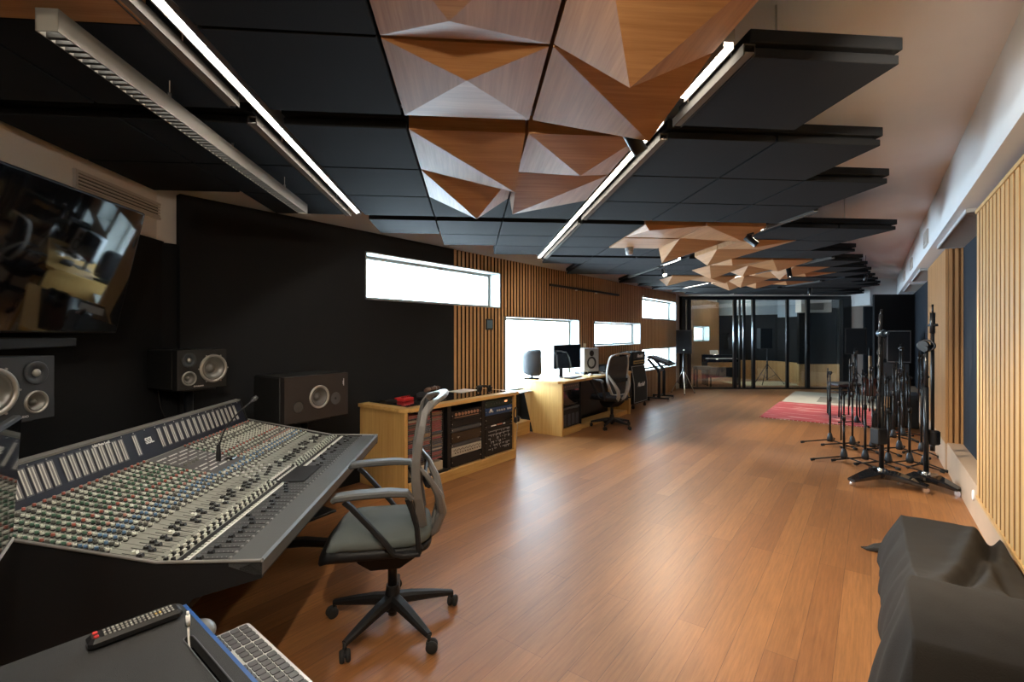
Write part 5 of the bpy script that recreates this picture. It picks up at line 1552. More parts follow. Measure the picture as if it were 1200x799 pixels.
t.location = (pl.x+0.05, pl.y-0.14, 1.001)
mb = MB(); mb.lathe([(0.018,0.0),(0.018,0.004),(0,0.004)], (0,-0.013,0.09),(0,-1,0),n=16); mb.build('badge', M_WHT, t)
pr = ray(1003, 400, 11.4)
tripod('black tripod under the loudspeaker at the right end of the glass wall', (pr.x, pr.y), 1.0, 0.3, 0.45).location.z = 0.013
t = pa_speaker('black loudspeaker on tripod at the right end of the glass wall', (pr.x, pr.y-0.1, 1.001), math.radians(4), 0.42, 0.62, 0.34)
pq = ray(1053, 400, 9.0)
tripod('tripod under the tilted loudspeaker behind the microphone stands', (pq.x, pq.y), 0.92, 0.9, 0.30)
pa_speaker('tilted black loudspeaker with pale rim above the microphone stands', (pq.x, pq.y-0.1, 0.955), math.radians(-4), 0.35, 0.60, 0.25, math.radians(-7), True)
# ================================================================== MICROPHONE STANDS
def mic_stand(loc, h, rz, label, R=0.33, boom=0.55, ba=0.0, two=False):
    t = thing('microphone_stand', label, 'microphone stand', (loc[0], loc[1], 0), rz, 'tripod microphone stands by the right wall')
    mb = MB(); mb.lathe([(0.0,0.035),(0.034,0.04),(0.038,0.075),(0.030,0.115),(0.020,0.15),(0.014,0.155)], n=16); mb.build('hub', mat('hub_black', (0.02,0.024,0.03), 0.4), t)
    for k in range(3):
        a = k*2*PI/3
        mb = MB(); mb.cyl((0.025*math.cos(a),0.025*math.sin(a),0.062),(R*math.cos(a),R*math.sin(a),0.022),0.0085,n=8); lg_ = mb.build('leg', M_BLKM, t)
        mb = MB(); mb.cyl((R*0.94*math.cos(a),R*0.94*math.sin(a),0.022),(R*1.06*math.cos(a),R*1.06*math.sin(a),0.016),0.0155,n=10); mb.build('rubber_foot', M_RUB, lg_)
    mb = MB(); mb.cyl((0,0,0.12),(0,0,h*0.62),0.0125,n=12); mb.cyl((0,0,h*0.6),(0,0,h),0.009,n=10); mb.build('pole', M_BLKM, t)
    mb = MB(); mb.cyl((0,0,h*0.60),(0,0,h*0.66),0.018,n=12); mb.build('clutch', M_BLK, t)
    mb = MB(); mb.cyl((0,-0.02,h),(0,0.02,h),0.02,n=14); mb.cyl((0.0,0.02,h),(0.0,0.045,h),0.012,n=8); mb.box(-0.012,0.012,-0.012,0.012,h-0.03,h+0.012); mb.build('swivel', M_BLK, t)
    # boom folded down beside the pole
    x = 0.028
    mb = MB(); mb.cyl((x,0,h+0.06),(x*1.3,0.01,h-boom),0.008,n=8); mb.cyl((x,0,h+0.02),(x,0,h-0.07),0.012,n=8); mb.build('boom_arm', M_BLKM, t)
    return t
ST = [(972.7,515,0.97,'leftmost microphone stand of the cluster, its pole in front of the rug edge',3.3),
      (989,535,0.80,'short microphone stand, second pole from the left, with a silver collar',3.35),
      (999,519,1.10,'microphone stand behind the short one, third pole from the left',3.2),
      (1014,536,1.02,'microphone stand standing between the third pole and the heavy studio stand',3.35),
      (1022.6,522,1.05,'rear microphone stand just left of the heavy studio stand pole',3.2),
      (1041,540,1.0,'front microphone stand directly right of the heavy studio stand pole',3.4),
      (1054,524.5,0.98,'rear microphone stand between the two heavy studio stands',3.2),
      (1066,540,1.0,'front microphone stand midway between the two heavy studio stands',3.4),
      (1080,527,1.22,'tall rear microphone stand left of the right heavy studio stand',3.25),
      (1084,543,1.02,'front microphone stand beside the right heavy studio stand',3.5)]
for px_, py_, h, lb, rr_ in ST:
    p = atz(px_, py_+2, 0.04)
    a = rr_ + PHI - 0.35
    R = 0.34
    if p.x > 0.30: R = max(0.19, min(0.30, (0.62-p.x)*1.15))
    t = mic_stand((p.x, p.y), h, a, lb, R)
    if 'silver' in lb:
        mb = MB(); mb.cyl((0,0,0.52),(0,0,0.55),0.017,n=12); mb.build('collar', M_CHR, t)
def studio_stand(label, loc, h, rz, R=0.36):
    t = thing('studio_stand', label, 'microphone stand', (loc[0], loc[1], 0), rz, 'heavy rolling studio stands')
    for k, L_ in enumerate((R, R, R*0.8)):
        a = (0, 2.0, 4.15)[k]
        mb = MB(); c, s_ = math.cos(a), math.sin(a)
        mb.strap([(0.0,0.0,0.10),(L_*0.3*c,L_*0.3*s_,0.105),(L_*0.65*c,L_*0.65*s_,0.085),(L_*c,L_*s_,0.062)], [0.17,0.165,0.12,0.085], [0.07,0.065,0.05,0.028], (-s_,c,0)); ar = mb.build('base_arm', M_BLKG, t)
        mb = MB(); x, y = L_*0.96*c, L_*0.96*s_; mb.cyl((x-s_*0.011,y+c*0.011,0.027),(x+s_*0.011,y-c*0.011,0.027),0.026,n=16); mb.cyl((x,y,0.03),(x,y,0.06),0.007,n=8); mb.build('caster', M_CHR, ar)
    mb = MB(); mb.cyl((0,0,0.08),(0,0,0.16),0.03,n=16); mb.build('socket', M_CHR, t)
    mb = MB(); mb.cyl((0,0,0.14),(0,0,h*0.72),0.021,n=14); mb.cyl((0,0,h*0.72),(0,0,h),0.016,n=14); mb.build('pole', M_BLKM, t)
    return t
p = atz(1033, 567, 0.0)
t = studio_stand('left heavy studio microphone stand, tall with rolling base, nearest the camera on the left', (p.x, p.y), 1.50, PHI+math.radians(192))
h = 1.5
mb = MB(); mb.cyl((0,-0.03,h),(0,0.03,h),0.035,n=16); mb.cyl((0,0.03,h),(0,0.07,h),0.015,n=10); mb.build('swivel', mat('swivel_blue_grey', (0.07,0.10,0.13), 0.3, 0.6), t)
mb = MB(); mb.cyl((0.015,0,h-0.02),(0.01,0,h+0.19),0.016,n=10); mb.cyl((0.01,0,h+0.16),(0.0,0,h+0.24),0.009,n=8); mb.cyl((0.03,0,h-1.0),(0.02,0,h),0.013,n=10); mb.build('boom_arm', M_BLKM, t)
mb = MB(); mb.cbox(-0.02,0.09,-0.05,0.05,0.40,0.56,.01); mb.cyl((-0.05,0,0.48),(-0.02,0,0.48),0.02,n=10); mb.build('counterweight', M_BLK, t)
mb = MB(); mb.tube([(0.03+0.014*math.cos(k*0.9),0.014*math.sin(k*0.9),1.42-k*0.018) for k in range(34)], 0.005, n=5); mb.build('wrapped_cable', M_RUB, t)
p = atz(1095, 573, 0.0)
t = studio_stand('right heavy studio microphone stand with a disc counterweight, beside the right wall', (p.x-0.06, p.y), 1.36, PHI+math.radians(-72), 0.27)
h = 1.36
mb = MB(); mb.tube([(-0.0+0.075*math.cos(a), 0.0, h+0.02+0.052*math.sin(a)) for a in [2*PI*k/20 for k in range(20)]], 0.009, n=8, closed=True); mb.cyl((-0.02,-0.015,h+0.02),(-0.02,0.015,h+0.02),0.045,n=20); mb.cyl((0,-0.03,h-0.01),(0,0.03,h-0.01),0.03,n=14); mb.build('swivel', M_BLK, t)
X = Matrix.Rotation(-(t.rotation_euler.z), 3, 'Z') @ Vector((cR.x*0.062, cR.y*0.062, 0))
mb = MB(); mb.cyl(X+Vector((0,0,0.40)), X+Vector((0,0,1.70)), 0.015, n=10); mb.cyl(X+Vector((0,0,1.68)), X+Vector((0,0,1.78)),0.008,n=8); mb.cyl(X+Vector((0,0,1.50)), X+Vector((0,0,1.70)),0.021,n=10); mb.cyl(X+Vector((-0.04,0,1.58)), X+Vector((0.04,0,1.58)),0.014,n=10); mb.tube([Vector((0,0,h)), X+Vector((0,0,h+0.02))], 0.014, n=8); mb.build('boom_arm', M_BLKM, t)
mb = MB(); mb.at((X.x,X.y,0), 0); mb.cbox(-0.05,0.05,-0.04,0.04,0.42,0.56,.012); mb.cyl((0,0,0.36),(0,0,0.44),0.02,n=10); mb.build('counterweight', M_BLK, t)
# rugs
mb = MB(); mb.cbox(-1.60, 0.05, 9.48, 11.88, 0.0005, 0.012, .004)
r1 = mb.build('rug', rug_mat('red_rug', (0.42,0.06,0.065), (0.62,0.30,0.27), 1.6)); tag(r1, 'red rug with broken white streaks, nearer of the two rugs', 'rug', 'rugs')
mb = MB()
for k in range(26):
    x = -1.58 + k*0.063
    mb.box(x, x+0.012, 9.46, 9.482, 0.001, 0.006)
mb.build('fringe', M_PAPER, r1)
mb = MB(); mb.cbox(-1.57, 0.1, 11.90, 14.25, 0.0005, 0.012, .004)
r2 = mb.build('rug', mat('cream_rug', (0.50,0.46,0.38), 0.95, bump=.4, var=.08)); tag(r2, 'cream rug with grey rectangle, farther of the two rugs', 'rug', 'rugs')
mb = MB(); mb.box(-0.95, 0.08, 12.25, 13.3, 0.0121, 0.0128); mb.build('grey_patch', mat('rug_grey', (0.24,0.225,0.19), 0.95), r2)
# stool
p = ray(989, 450, 8.6)
t = thing('stool', 'black keyboard stool with padded seat standing on the red rug', 'stool', (p.x, p.y, 0.0125), PHI)
mb = MB(); mb.cbox(-0.21, 0.21, -0.17, 0.17, 0.545, 0.605, .02); mb.build('seat', mat('stool_vinyl', (0.03,0.03,0.03), 0.35), t)
for sx in (-1,1):
    for sy in (-1,1):
        mb = MB(); mb.cyl((sx*0.17,sy*0.13,0.545),(sx*0.185,sy*0.14,0.0),0.013,n=8); mb.build('leg', M_BLKM, t)
for sx in (-1,1):
    mb = MB(); mb.cyl((sx*0.175,-0.13,0.44),(sx*0.175,0.13,0.44),0.009,n=8); mb.build('stretcher', M_BLKM, t)
mb = MB(); mb.cyl((-0.175,-0.132,0.46),(0.175,-0.132,0.46),0.009,n=8); mb.build('stretcher', M_BLKM, t)
# boxes and gear behind the stands
def gear(name, label, cat, x0, x1, y0, y1, z0, z1, m, extra=None):
    t = thing(name, label, cat, ((x0+x1)/2, (y0+y1)/2, z0))
    a, b, h = (x1-x0)/2, (y1-y0)/2, z1-z0
    mb = MB(); mb.cbox(-a, a, -b, b, 0, h, .012); mb.build('cabinet', m, t)
    mb = MB(); mb.cbox(-a+0.02, a-0.02, -b-0.006, -b, 0.02, h-0.02, .003); mb.build('grille', extra or M_GRILLE, t)
    mb = MB(); mb.strap([(-0.08,0,h),(-0.06,0,h+0.02),(0.06,0,h+0.02),(0.08,0,h)], 0.03, 0.008, (0,1,0)); mb.build('handle', M_RUB, t)
    return t
gear('bass_amplifier', 'black box amplifier on the floor behind the microphone stands near the wall', 'amplifier', 0.20, 0.60, 9.80, 10.2, 0.0, 0.54, mat('gear_blue_black', (0.03,0.034,0.042), 0.6))
gear('guitar_amplifier', 'small amplifier with tan front standing on a black case', 'amplifier', 0.06, 0.25, 9.42, 9.66, 0.272, 0.54, M_TOLEX, mat('tan_front', (0.50,0.33,0.17), 0.7))
gear('flight_case', 'low black case under the small tan fronted amplifier', 'case', 0.02, 0.30, 9.36, 9.72, 0.0, 0.25, M_BLK, M_BLK)
gear('stage_box', 'black cabinet on the floor behind the tilted loudspeaker', 'amplifier', 0.12, 0.60, 11.9, 12.4, 0.0, 0.95, M_TOLEX)
gear('road_case', 'second black cabinet stacked on the one behind the tilted loudspeaker', 'case', 0.16, 0.58, 11.95, 12.35, 0.975, 1.42, M_BLK, M_BLK)
# music stand / guitar on a stand near far right
for k, (px_, py_, h, lb) in enumerate(((1047,516,1.05,'far microphone stand seen left of the tilted loudspeaker'),(1060,514,1.0,'far microphone stand below the tilted loudspeaker'),(1072,512,1.28,'far tall microphone stand right of the tilted loudspeaker'),(1004,498,1.2,'far microphone stand below the right end loudspeaker'))):
    p = atz(px_, py_, 0.0); x = min(p.x, 0.36)
    mic_stand((x, p.y), h, 1.1*k, lb, 0.26 if x > .2 else .24, 0.5)
# cajon like drum and cymbal
t = thing('guitar', 'dark electric guitar leaning upright by the far right loudspeaker', 'guitar', (-0.02, 12.9, 0.0135), PHI)
body = [(0.0,0.0),(0.12,0.02),(0.16,0.10),(0.13,0.19),(0.10,0.25),(0.13,0.34),(0.11,0.40),(0.04,0.37),(-0.04,0.37),(-0.12,0.42),(-0.13,0.34),(-0.10,0.25),(-0.14,0.18),(-0.16,0.09),(-0.12,0.02)]
mb = MB(); mb.prism([(x, z+0.12) for x, z in body], -0.02, 0.02, 'XZ'); mb.build('body', mat('guitar_red_brown', (0.12,0.03,0.02), 0.25, coat=.5), t)
mb = MB(); mb.box(-0.025,0.025,-0.012,0.012,0.47,1.0); mb.build('neck', mat('maple', (0.45,0.3,0.16), 0.4), t)
mb = MB(); mb.prism([(-0.03,1.0),(0.03,1.0),(0.045,1.15),(-0.02,1.17)], -0.008, 0.008, 'XZ'); mb.build('headstock', M_BLK, t)
mb = MB(); mb.tube([(-0.12,-0.12,0.0),(-0.06,0.0,0.13),(0.0,0.06,0.6),(0.06,0.0,0.13),(0.12,-0.12,0.0)], 0.009, n=6); mb.tube([(0,0.06,0.6),(0,0.16,0.0)],0.009,n=6); mb.build('stand', M_BLKM, t)
# orange cable on floor
mb = MB(); pts = [atz(x, y, 0.006) for x, y in ((1050,507),(1058,504),(1066,507),(1072,511),(1078,508),(1084,510))]
mb.tube(pts, 0.006, n=6); tag(mb.build('cable', mat('orange_cable', (0.5,0.12,0.04), 0.5)), 'thin orange cable on the floor behind the microphone stands', 'cable')
# socket on plinth by the slats
t = thing('wall_socket', 'round white wall socket low on the right plinth', 'socket', (0.66, 5.30, 0.20))
mb = MB(); mb.lathe([(0.042,0.0),(0.042,0.006),(0.036,0.010),(0.022,0.010),(0.02,0.002),(0,0.002)], (0,0,0), (-1,0,0), n=24); mb.build('faceplate', M_WHT, t)
mb = MB(); mb.cyl((-0.002,-0.009,0),(-0.004,-0.009,0),0.003,n=8); mb.cyl((-0.002,0.009,0),(-0.004,0.009,0),0.003,n=8); mb.build('pin_holes', M_BLK, t)
mb = MB(); mb.cbox(0.45, 0.655, 6.80, 6.92, 0.42, 0.50, .004)
# ------------------------------------------------------------------ behind the glass
p = ray(847, 420, 13.8)
t = thing('digital_piano', 'black digital piano with white keys behind the glass wall', 'piano', (p.x, p.y, 0), PHI+math.radians(2))
mb = MB(); mb.cbox(-0.48,0.48,0,0.34,0.66,0.76,.01); mb.cbox(-0.48,0.48,0.22,0.34,0.76,0.88,.01); mb.build('body', M_BLKG, t)
mb = MB(); mb.box(-0.44,0.44,0.01,0.15,0.76,0.775); mb.build('white_keys', M_WHT, t)
for x in (-0.46,0.46):
    mb = MB(); mb.box(x-0.02,x+0.02,0.02,0.32,0,0.66); mb.build('side_leg', M_BLK, t)
mb = MB(); mb.box(-0.44,0.44,0.25,0.28,0.2,0.5); mb.build('back_board', M_BLK, t)
mb = MB(); mb.at((p.x, p.y, 0), PHI+math.radians(2)); mb.raw([(-0.25,0.25,0.881),(0.0,0.25,0.881),(0.0,0.31,1.0),(-0.25,0.31,1.0),(-0.25,0.254,0.881),(0.0,0.254,0.881),(0.0,0.314,1.0),(-0.25,0.314,1.0)],[(0,1,2,3),(7,6,5,4),(0,4,5,1),(1,5,6,2),(2,6,7,3),(3,7,4,0)])
tag(mb.build('sheet_music', M_PAPER), 'white sheet music standing on the digital piano behind the glass', 'paper')
p = ray(823, 420, 13.5)
t = thing('piano_bench', 'black padded bench in front of the digital piano behind glass', 'bench', (p.x, p.y, 0), PHI)
mb = MB(); mb.cbox(-0.22,0.22,-0.14,0.14,0.48,0.57,.02); mb.build('seat', M_BLK, t)
for sx in (-1,1):
    for sy in (-1,1):
        mb = MB(); mb.box(sx*0.19-0.02,sx*0.19+0.02,sy*0.11-0.02,sy*0.11+0.02,0,0.48); mb.build('leg', M_BLK, t)
p = ray(899, 400, 14.0)
tripod('faint tripod stand behind the middle of the glass wall', (p.x, p.y), 1.05, 0.4, 0.45).location.z = 0.013
pa_speaker('dark loudspeaker on tripod seen faintly behind the middle of the glass', (p.x, p.y-0.1, 1.051), PHI, 0.36, 0.6, 0.3)
mb = MB(); mb.box(-3.2,-0.9,14.6,17.0,0.001,0.012)
mb = MB(); P4 = [A(u,v,0) for u,v in ((7.7,12.95),(9.55,12.95),(9.55,14.1),(7.7,14.1))]
vs = [(q.x,q.y,0.001) for q in P4]+[(q.x,q.y,0.012) for q in P4]; mb.raw(vs,[(0,3,2,1),(4,5,6,7),(0,1,5,4),(1,2,6,5),(2,3,7,6),(3,0,4,7)])
tag(mb.build('rug', mat('pale_rug', (0.62,0.60,0.42), 0.95)), 'pale cream rug on the floor behind the glass wall', 'rug')
for i, (u, v, lb) in enumerate(((7.3, 14.4, 'bright linear ceiling light in the room behind the glass'),(8.8, 14.8, 'second linear ceiling light in the room behind the glass, farther right'),(8.0, 12.95, 'added linear fill light just behind the glass wall, above the frame'))):  # third fixture is added only to brighten the room behind the glass
    t = thing('ceiling_light', lb, 'linear light', A(u, v, 2.75), TH)
    mb = MB(); mb.cbox(-0.03,0.03,0,1.2,0.0,0.05,.004); mb.build('housing', M_ALU, t)
    mb = MB(); mb.box(-0.024,0.024,0.01,1.19,-0.004,0.0); mb.build('diffuser', mat('led_far_room', (1,1,1), 0.5, emit=(1.0,0.90,0.74), es=42.0), t)
    mb = MB(); mb.cyl((0,0.6,0.05),(0,0.6,0.15),0.004,n=6); mb.build('hanging_rod', M_ALU, t)
t = thing('wall_socket', 'white double socket low on the wood wall behind the glass', 'socket', A(UR2-0.02, 14.9, 0.38), TH)
mb = MB(); mb.cbox(-0.012,0,-0.16,0.16,-0.07,0.07,.003); mb.build('faceplate', M_WHT, t)
mb = MB(); mb.cbox(-0.016,-0.012,-0.12,-0.02,-0.04,0.04,.002); mb.build('socket_insert', M_BLUE, t)
# ================================================================== DRAPED EQUIPMENT bottom right
# cloth as a dense height field over two hidden cases of different height
from mathutils import noise as _nz
def sm(a, b, x):
    x = max(0.0, min(1.0, (x-a)/(b-a))); return x*x*(3-2*x)
def box_h(x, y, x0, x1, y0, y1, h, s):
    """height of a draped box with near vertical, slightly flared sides"""
    dx = max(x0-x, x-x1, 0); dy = max(y0-y, y-y1, 0)
    d = math.hypot(dx, dy)
    if d <= 0: return h
    k = d/s
    if k >= 1: return 0.0
    return h*(1-k)**0.85 if k > 0.35 else h*(1 - k*0.65) * (1-k*0.25)
def skirt(y):
    """how far the cloth flares out from the cases at this place along the wall"""
    return 0.115 + 0.022*_nz.noise(Vector((y*2.1, 0, 5.0))) + 0.010*_nz.noise(Vector((y*9.0, 2.0, 1.0)))
def left_x(y):
    return 0.095 + 0.06*sm(2.15, 2.45, y)
def cloth_z(x, y, xe):
    n1 = _nz.noise(Vector((x*2.2, y*2.2, 0.3)))
    n2 = _nz.noise(Vector((x*6.0, y*5.0, 1.7)))
    n3 = _nz.noise(Vector((x*13.0+y*3, y*11.0-x*4, 4.7)))
    xl = left_x(y)
    # height of the top along the length
    if y < 2.26: top = 0.625
    else:
        f = min(1, (y-2.26)/1.05); top = 0.335 + 0.262*(1-f)**1.35
    top *= sm(1.68, 1.80, y)**0.45 if y < 1.80 else 1
    if y > 3.98: top *= max(0.0, 1-((y-3.98)/0.14))**0.8
    # cross profile : rounded shoulder on the room side
    k = (x - xe)/max(1e-4, xl - xe)
    if k < 1: prof = max(0.0, k)**0.55 * (0.93 + 0.07*k)
    else: prof = 1.0
    z = top*prof
    if k >= 1:
        if y > 2.3:
            d = (x-0.30) - (y-2.75)*0.22
            w_ = sm(2.45, 2.9, y)
            z -= 0.045*math.exp(-(d/0.030)**2)*w_ - 0.022*math.exp(-((d+0.06)/0.035)**2)*w_ - 0.014*math.exp(-((d-0.06)/0.03)**2)*w_
            d2 = (x-0.47) - (y-2.6)*0.05
            z -= 0.030*math.exp(-(d2/0.028)**2)*sm(2.4, 2.7, y)
            z -= 0.05*sm(0.44, 0.60, x)
        z += 0.012*n1 + 0.006*n2 + 0.0025*n3
    else:
        z += 0.010*n2*math.sin(PI*min(1,max(0,k)))
    return max(0.0045, z)
Y0, Y1 = 1.665, 4.16
ny = 250; nx = 84
vs = []; fs = []
for j in range(ny):
    y = Y0 + (Y1-Y0)*j/(ny-1)
    xe = left_x(y) - skirt(y); xl = left_x(y)
    for i in range(nx):
        # finer sampling on the skirt
        if i < 30: x = xe + (xl-xe)*(i/30)**1.5
        else: x = xl + (0.606-xl)*(i-30)/(nx-31)
        k = (x-xe)/(xl-xe)
        z = cloth_z(x, y, xe)
        if k < 1:   # vertical pleats push the skirt in and out
            amp = 0.014*math.sin(PI*min(1, k*0.8+0.1))
            x += amp*_nz.noise(Vector((y*11.0, z*1.5, 3.0))) + amp*0.8*math.sin(y*14+z*3)
        vs.append((x, y, z))
for j in range(ny-1):
    for i in range(nx-1):
        fs.append((j*nx+i, j*nx+i+1, (j+1)*nx+i+1, (j+1)*nx+i))
mb = MB(); mb.raw(vs, fs, True)
o = mb.build('dust_cover', mat('black_cloth', (0.034,0.031,0.028), 0.95, bump=0.8, bscale=260, spec=0.2), None)
sd = o.modifiers.new('thickness', 'SOLIDIFY'); sd.thickness = 0.003; sd.offset = -1
tag(o, 'crumpled black cloth draped over two low cases at the bottom right', 'cloth')
# a scrap of cloth lying out on the floor
q = atz(1016, 638, 0.01)
mb = MB(); mb.at((q.x, q.y-0.06, 0)); mb.strap([(0.16,0.0,0.06),(0.09,0.0,0.035),(0.04,0.0,0.02),(0,0.0,0.006),(-0.035,0.01,0.003)], [0.16,0.13,0.09,0.055,0.01], [0.02,0.03,0.03,0.012,0.003], (0,1,0))
mb.build('cloth_corner', _M['black_cloth'], o)

# ================================================================== BLACK DESK bottom left
ZT = 0.86
Cn = atz(210, 704, ZT); e1 = (atz(297, 799, ZT)-Cn); e1.z = 0; e1.normalize(); e2 = Vector((e1.y, -e1.x, 0))
if e2.dot((atz(0, 780, ZT)-Cn)) < 0: e2 = -e2
rzd = math.atan2(e1.y, e1.x)      # local x = e1 ; local y = +90deg ; desk lies on the -y side if e2 = -y
sgn = 1 if e2.dot(Vector((-e1.y, e1.x, 0))) > 0 else -1
fd = thing('side_table', 'black topped table in the bottom left corner with a blue edge band', 'table', (Cn.x, Cn.y, 0), rzd)
LX, LY = 0.66, 0.62*sgn
def rrect(x0, x1, y0, y1, r, n=6):
    P_ = []
    for cx, cy, a0 in ((x1-r, y1-r, 0), (x0+r, y1-r, PI/2), (x0+r, y0+r, PI), (x1-r, y0+r, 1.5*PI)):
        for k in range(n+1):
            a = a0 + PI/2*k/n; P_.append((cx+r*math.cos(a), cy+r*math.sin(a)))
    return P_
y0_, y1_ = (0, LY) if sgn > 0 else (LY, 0)
M_LEATH = mat('black_table_top', (0.022,0.023,0.024), 0.7, bump=0.6, bscale=700)
# top with a pen slot cut through
s0 = atz(219, 746, ZT) - Cn; sx0 = s0.dot(e1); sy0 = abs(s0.dot(e2)); 
slot_w = 0.018
mb = MB()
ya, yb = sgn*(sy0-slot_w/2), sgn*(sy0+slot_w/2)
if ya > yb: ya, yb = yb, ya
r = 0.03
outer = rrect(0, LX, y0_, y1_, r)
import bmesh
bm = bmesh.new()
top = [bm.verts.new((x, y, ZT)) for x, y in outer]
inner = [bm.verts.new((x, y, ZT)) for x, y in rrect(sx0, LX-0.08, ya, yb, 0.012, 4)]
eds = [bm.edges.new((top[i], top[(i+1)%len(top)])) for i in range(len(top))] + [bm.edges.new((inner[i], inner[(i+1)%len(inner)])) for i in range(len(inner))]
bmesh.ops.triangle_fill(bm, use_beauty=True, use_dissolve=False, edges=eds)
ex = bmesh.ops.extrude_face_region(bm, geom=bm.faces[:])
for v in [g_ for g_ in ex['geom'] if isinstance(g_, bmesh.types.BMVert)]: v.co.z -= 0.024
bmesh.ops.recalc_face_normals(bm, faces=bm.faces)
me = bpy.data.meshes.new('table_top'); bm.to_mesh(me); bm.free(); me.materials.append(M_LEATH)
link_copy(me, 'table_top', fd)
mb = MB(); mb.box(0.028, LX-0.02, 0.001*sgn, -0.006*sgn, ZT-0.024, ZT+0.0003)
mb.build('blue_edge_band', mat('blue_edge', (0.02,0.09,0.30), 0.35), fd)
mb = MB(); yl = sorted((sgn*(sy0-slot_w/2-0.004), sgn*(sy0+slot_w/2+0.004)))
mb.box(sx0-0.004, LX-0.076, yl[0], yl[1], ZT-0.05, ZT-0.045); mb.box(sx0-0.004, LX-0.076, yl[0], yl[0]+0.003, ZT-0.045, ZT-0.0245); mb.box(sx0-0.004, LX-0.076, yl[1]-0.003, yl[1], ZT-0.045, ZT-0.0245)
mb.build('pen_tray', M_BLKG, fd)
mb = MB(); rim = rrect(sx0, LX-0.08, ya, yb, 0.012, 4); mb.tube([(x, y, ZT+0.0005) for x, y in rim], 0.0016, n=6, closed=True); mb.build('slot_rim', M_DKG, fd)
mb = MB(); mb.box(0.08, LX-0.05, sgn*0.30, sgn*0.55, 0.0, ZT-0.024); mb.build('pedestal', M_CBODY, fd)
# keyboard shelf
ZK = 0.815
K0 = atz(291, 727, ZK+0.012)-Cn; kx0 = K0.dot(e1); ky0 = K0.dot(e2)*sgn
kd = 0.115
mb = MB(); ys = sorted((ky0-sgn*(-0.006)*1, sgn*0.30)); mb.box(kx0+0.004, kx0+0.50, min(ky0+sgn*0.004, sgn*0.30), max(ky0+sgn*0.004, sgn*0.30), ZK-0.02, ZK-0.0005); mb.build('keyboard_shelf', M_CBODY, fd)
kb = thing('keyboard', 'silver keyboard with dark keys at the bottom edge, half under the black table top', 'keyboard', Cn + e1*kx0 + e2*(K0.dot(e2)) + Vector((0,0,ZK-Cn.z)), rzd)
kb.location.z = ZK
KL = 0.418
yk0, yk1 = (0, kd) if sgn > 0 else (-kd, 0)
mb = MB(); mb.prism(rrect(0, KL, yk0, yk1, 0.012, 5), 0, 0.008, 'XY'); mb.build('case', mat('silver_alu', (0.50,0.50,0.49), 0.35, 0.6), kb)
mk = MB(); kp = 0.0190
rows_y = [0.006 + i*kp for i in range(6)]
for ri, ry in enumerate(rows_y):
    x = 0.006; 
    ks = []
    hh = kp*0.55 if ri == 0 else kp
    for ci in range(21):
        gap = 0.010 if ci > 3 else 0
        gap2 = 0.020 if ci > 6 else (0.010 if ci > 3 else 0)
        if 4 <= ci <= 6 and ri in (3,): continue
        if ci in (4, 6) and ri == 4: continue
        ks.append((x + ci*kp + gap2*0.5, 0))
    for kx, _ in ks:
        yk = ry
        a = kx+0.0013; b = kx+kp-0.0013
        if b > KL-0.004: continue
        c = sgn*(yk+0.0013); d = sgn*(yk+kp-0.0013)
        mk.prism(rrect(a, b, min(c,d), max(c,d), 0.002, 2), 0.008, 0.0105, 'XY')
o = mk.build('keys', mat('key_grey', (0.055,0.055,0.06), 0.4), kb); o['kind'] = 'stuff'
mb = MB(); mb.ball((0,0,0.0), 0.026, (1.5,1.0,0.7), 20)
o = mb.build('computer_mouse', mat('silver_plastic', (0.16,0.16,0.165), 0.35, 0.3), None); o.rotation_euler = (0,0,rzd)
q = (Cn + e1*(-0.005) + e2*0.03)
kq = Cn + e1*(kx0+0.03) + e2*(K0.dot(e2)+0.05)
o.location = Cn + e1*(kx0-0.032) + e2*(K0.dot(e2)+0.085); o.location.z = ZK+0.0185
tag(o, 'silver rounded mouse peeking out from under the black table top', 'mouse')
mb = MB(); mb.box(kx0-0.055, kx0+0.01, min(ky0+sgn*0.06, sgn*0.30), max(ky0+sgn*0.06, sgn*0.30), ZK-0.02, ZK-0.0005); mb.build('mouse_shelf', M_CBODY, fd)
# remote control
ra = atz(106, 748, ZT+0.02); rb = atz(208, 711, ZT+0.02); rd = rb-ra; rl = rd.length; rzr = math.atan2(rd.y, rd.x)
rm = thing('remote_control', 'long black remote control with rows of grey buttons and a red one', 'remote control', ((ra.x+rb.x)/2, (ra.y+rb.y)/2, ZT), rzr)
mb = MB(); mb.cbox(-rl/2-0.006, rl/2+0.006, -0.021, 0.021, 0.0, 0.022, .007); mb.build('case', M_BLK, rm)
mb = MB()
rr = random.Random(2)
for i in range(17):
    x = -rl/2+0.020+i*(rl-0.026)/17
    for j in range(3):
        mb.cur = 1 if (i in (12, 13) and j == 1) else 0
        mb.cbox(x, x+0.0042, -0.0145+j*0.0105, -0.0085+j*0.0105, 0.022, 0.0240, .0007)
o = mb.build('buttons', [mat('button_grey', (0.36,0.36,0.33), 0.5), mat('button_amber', (0.6,0.42,0.12), 0.5)], rm)
mb = MB(); mb.cbox(-rl/2+0.004, -rl/2+0.012, -0.014, -0.005, 0.022, 0.0255, .001); mb.cbox(-rl/2+0.004, -rl/2+0.012, 0.004, 0.013, 0.022, 0.0255, .001); mb.build('power_button', M_RED, rm)
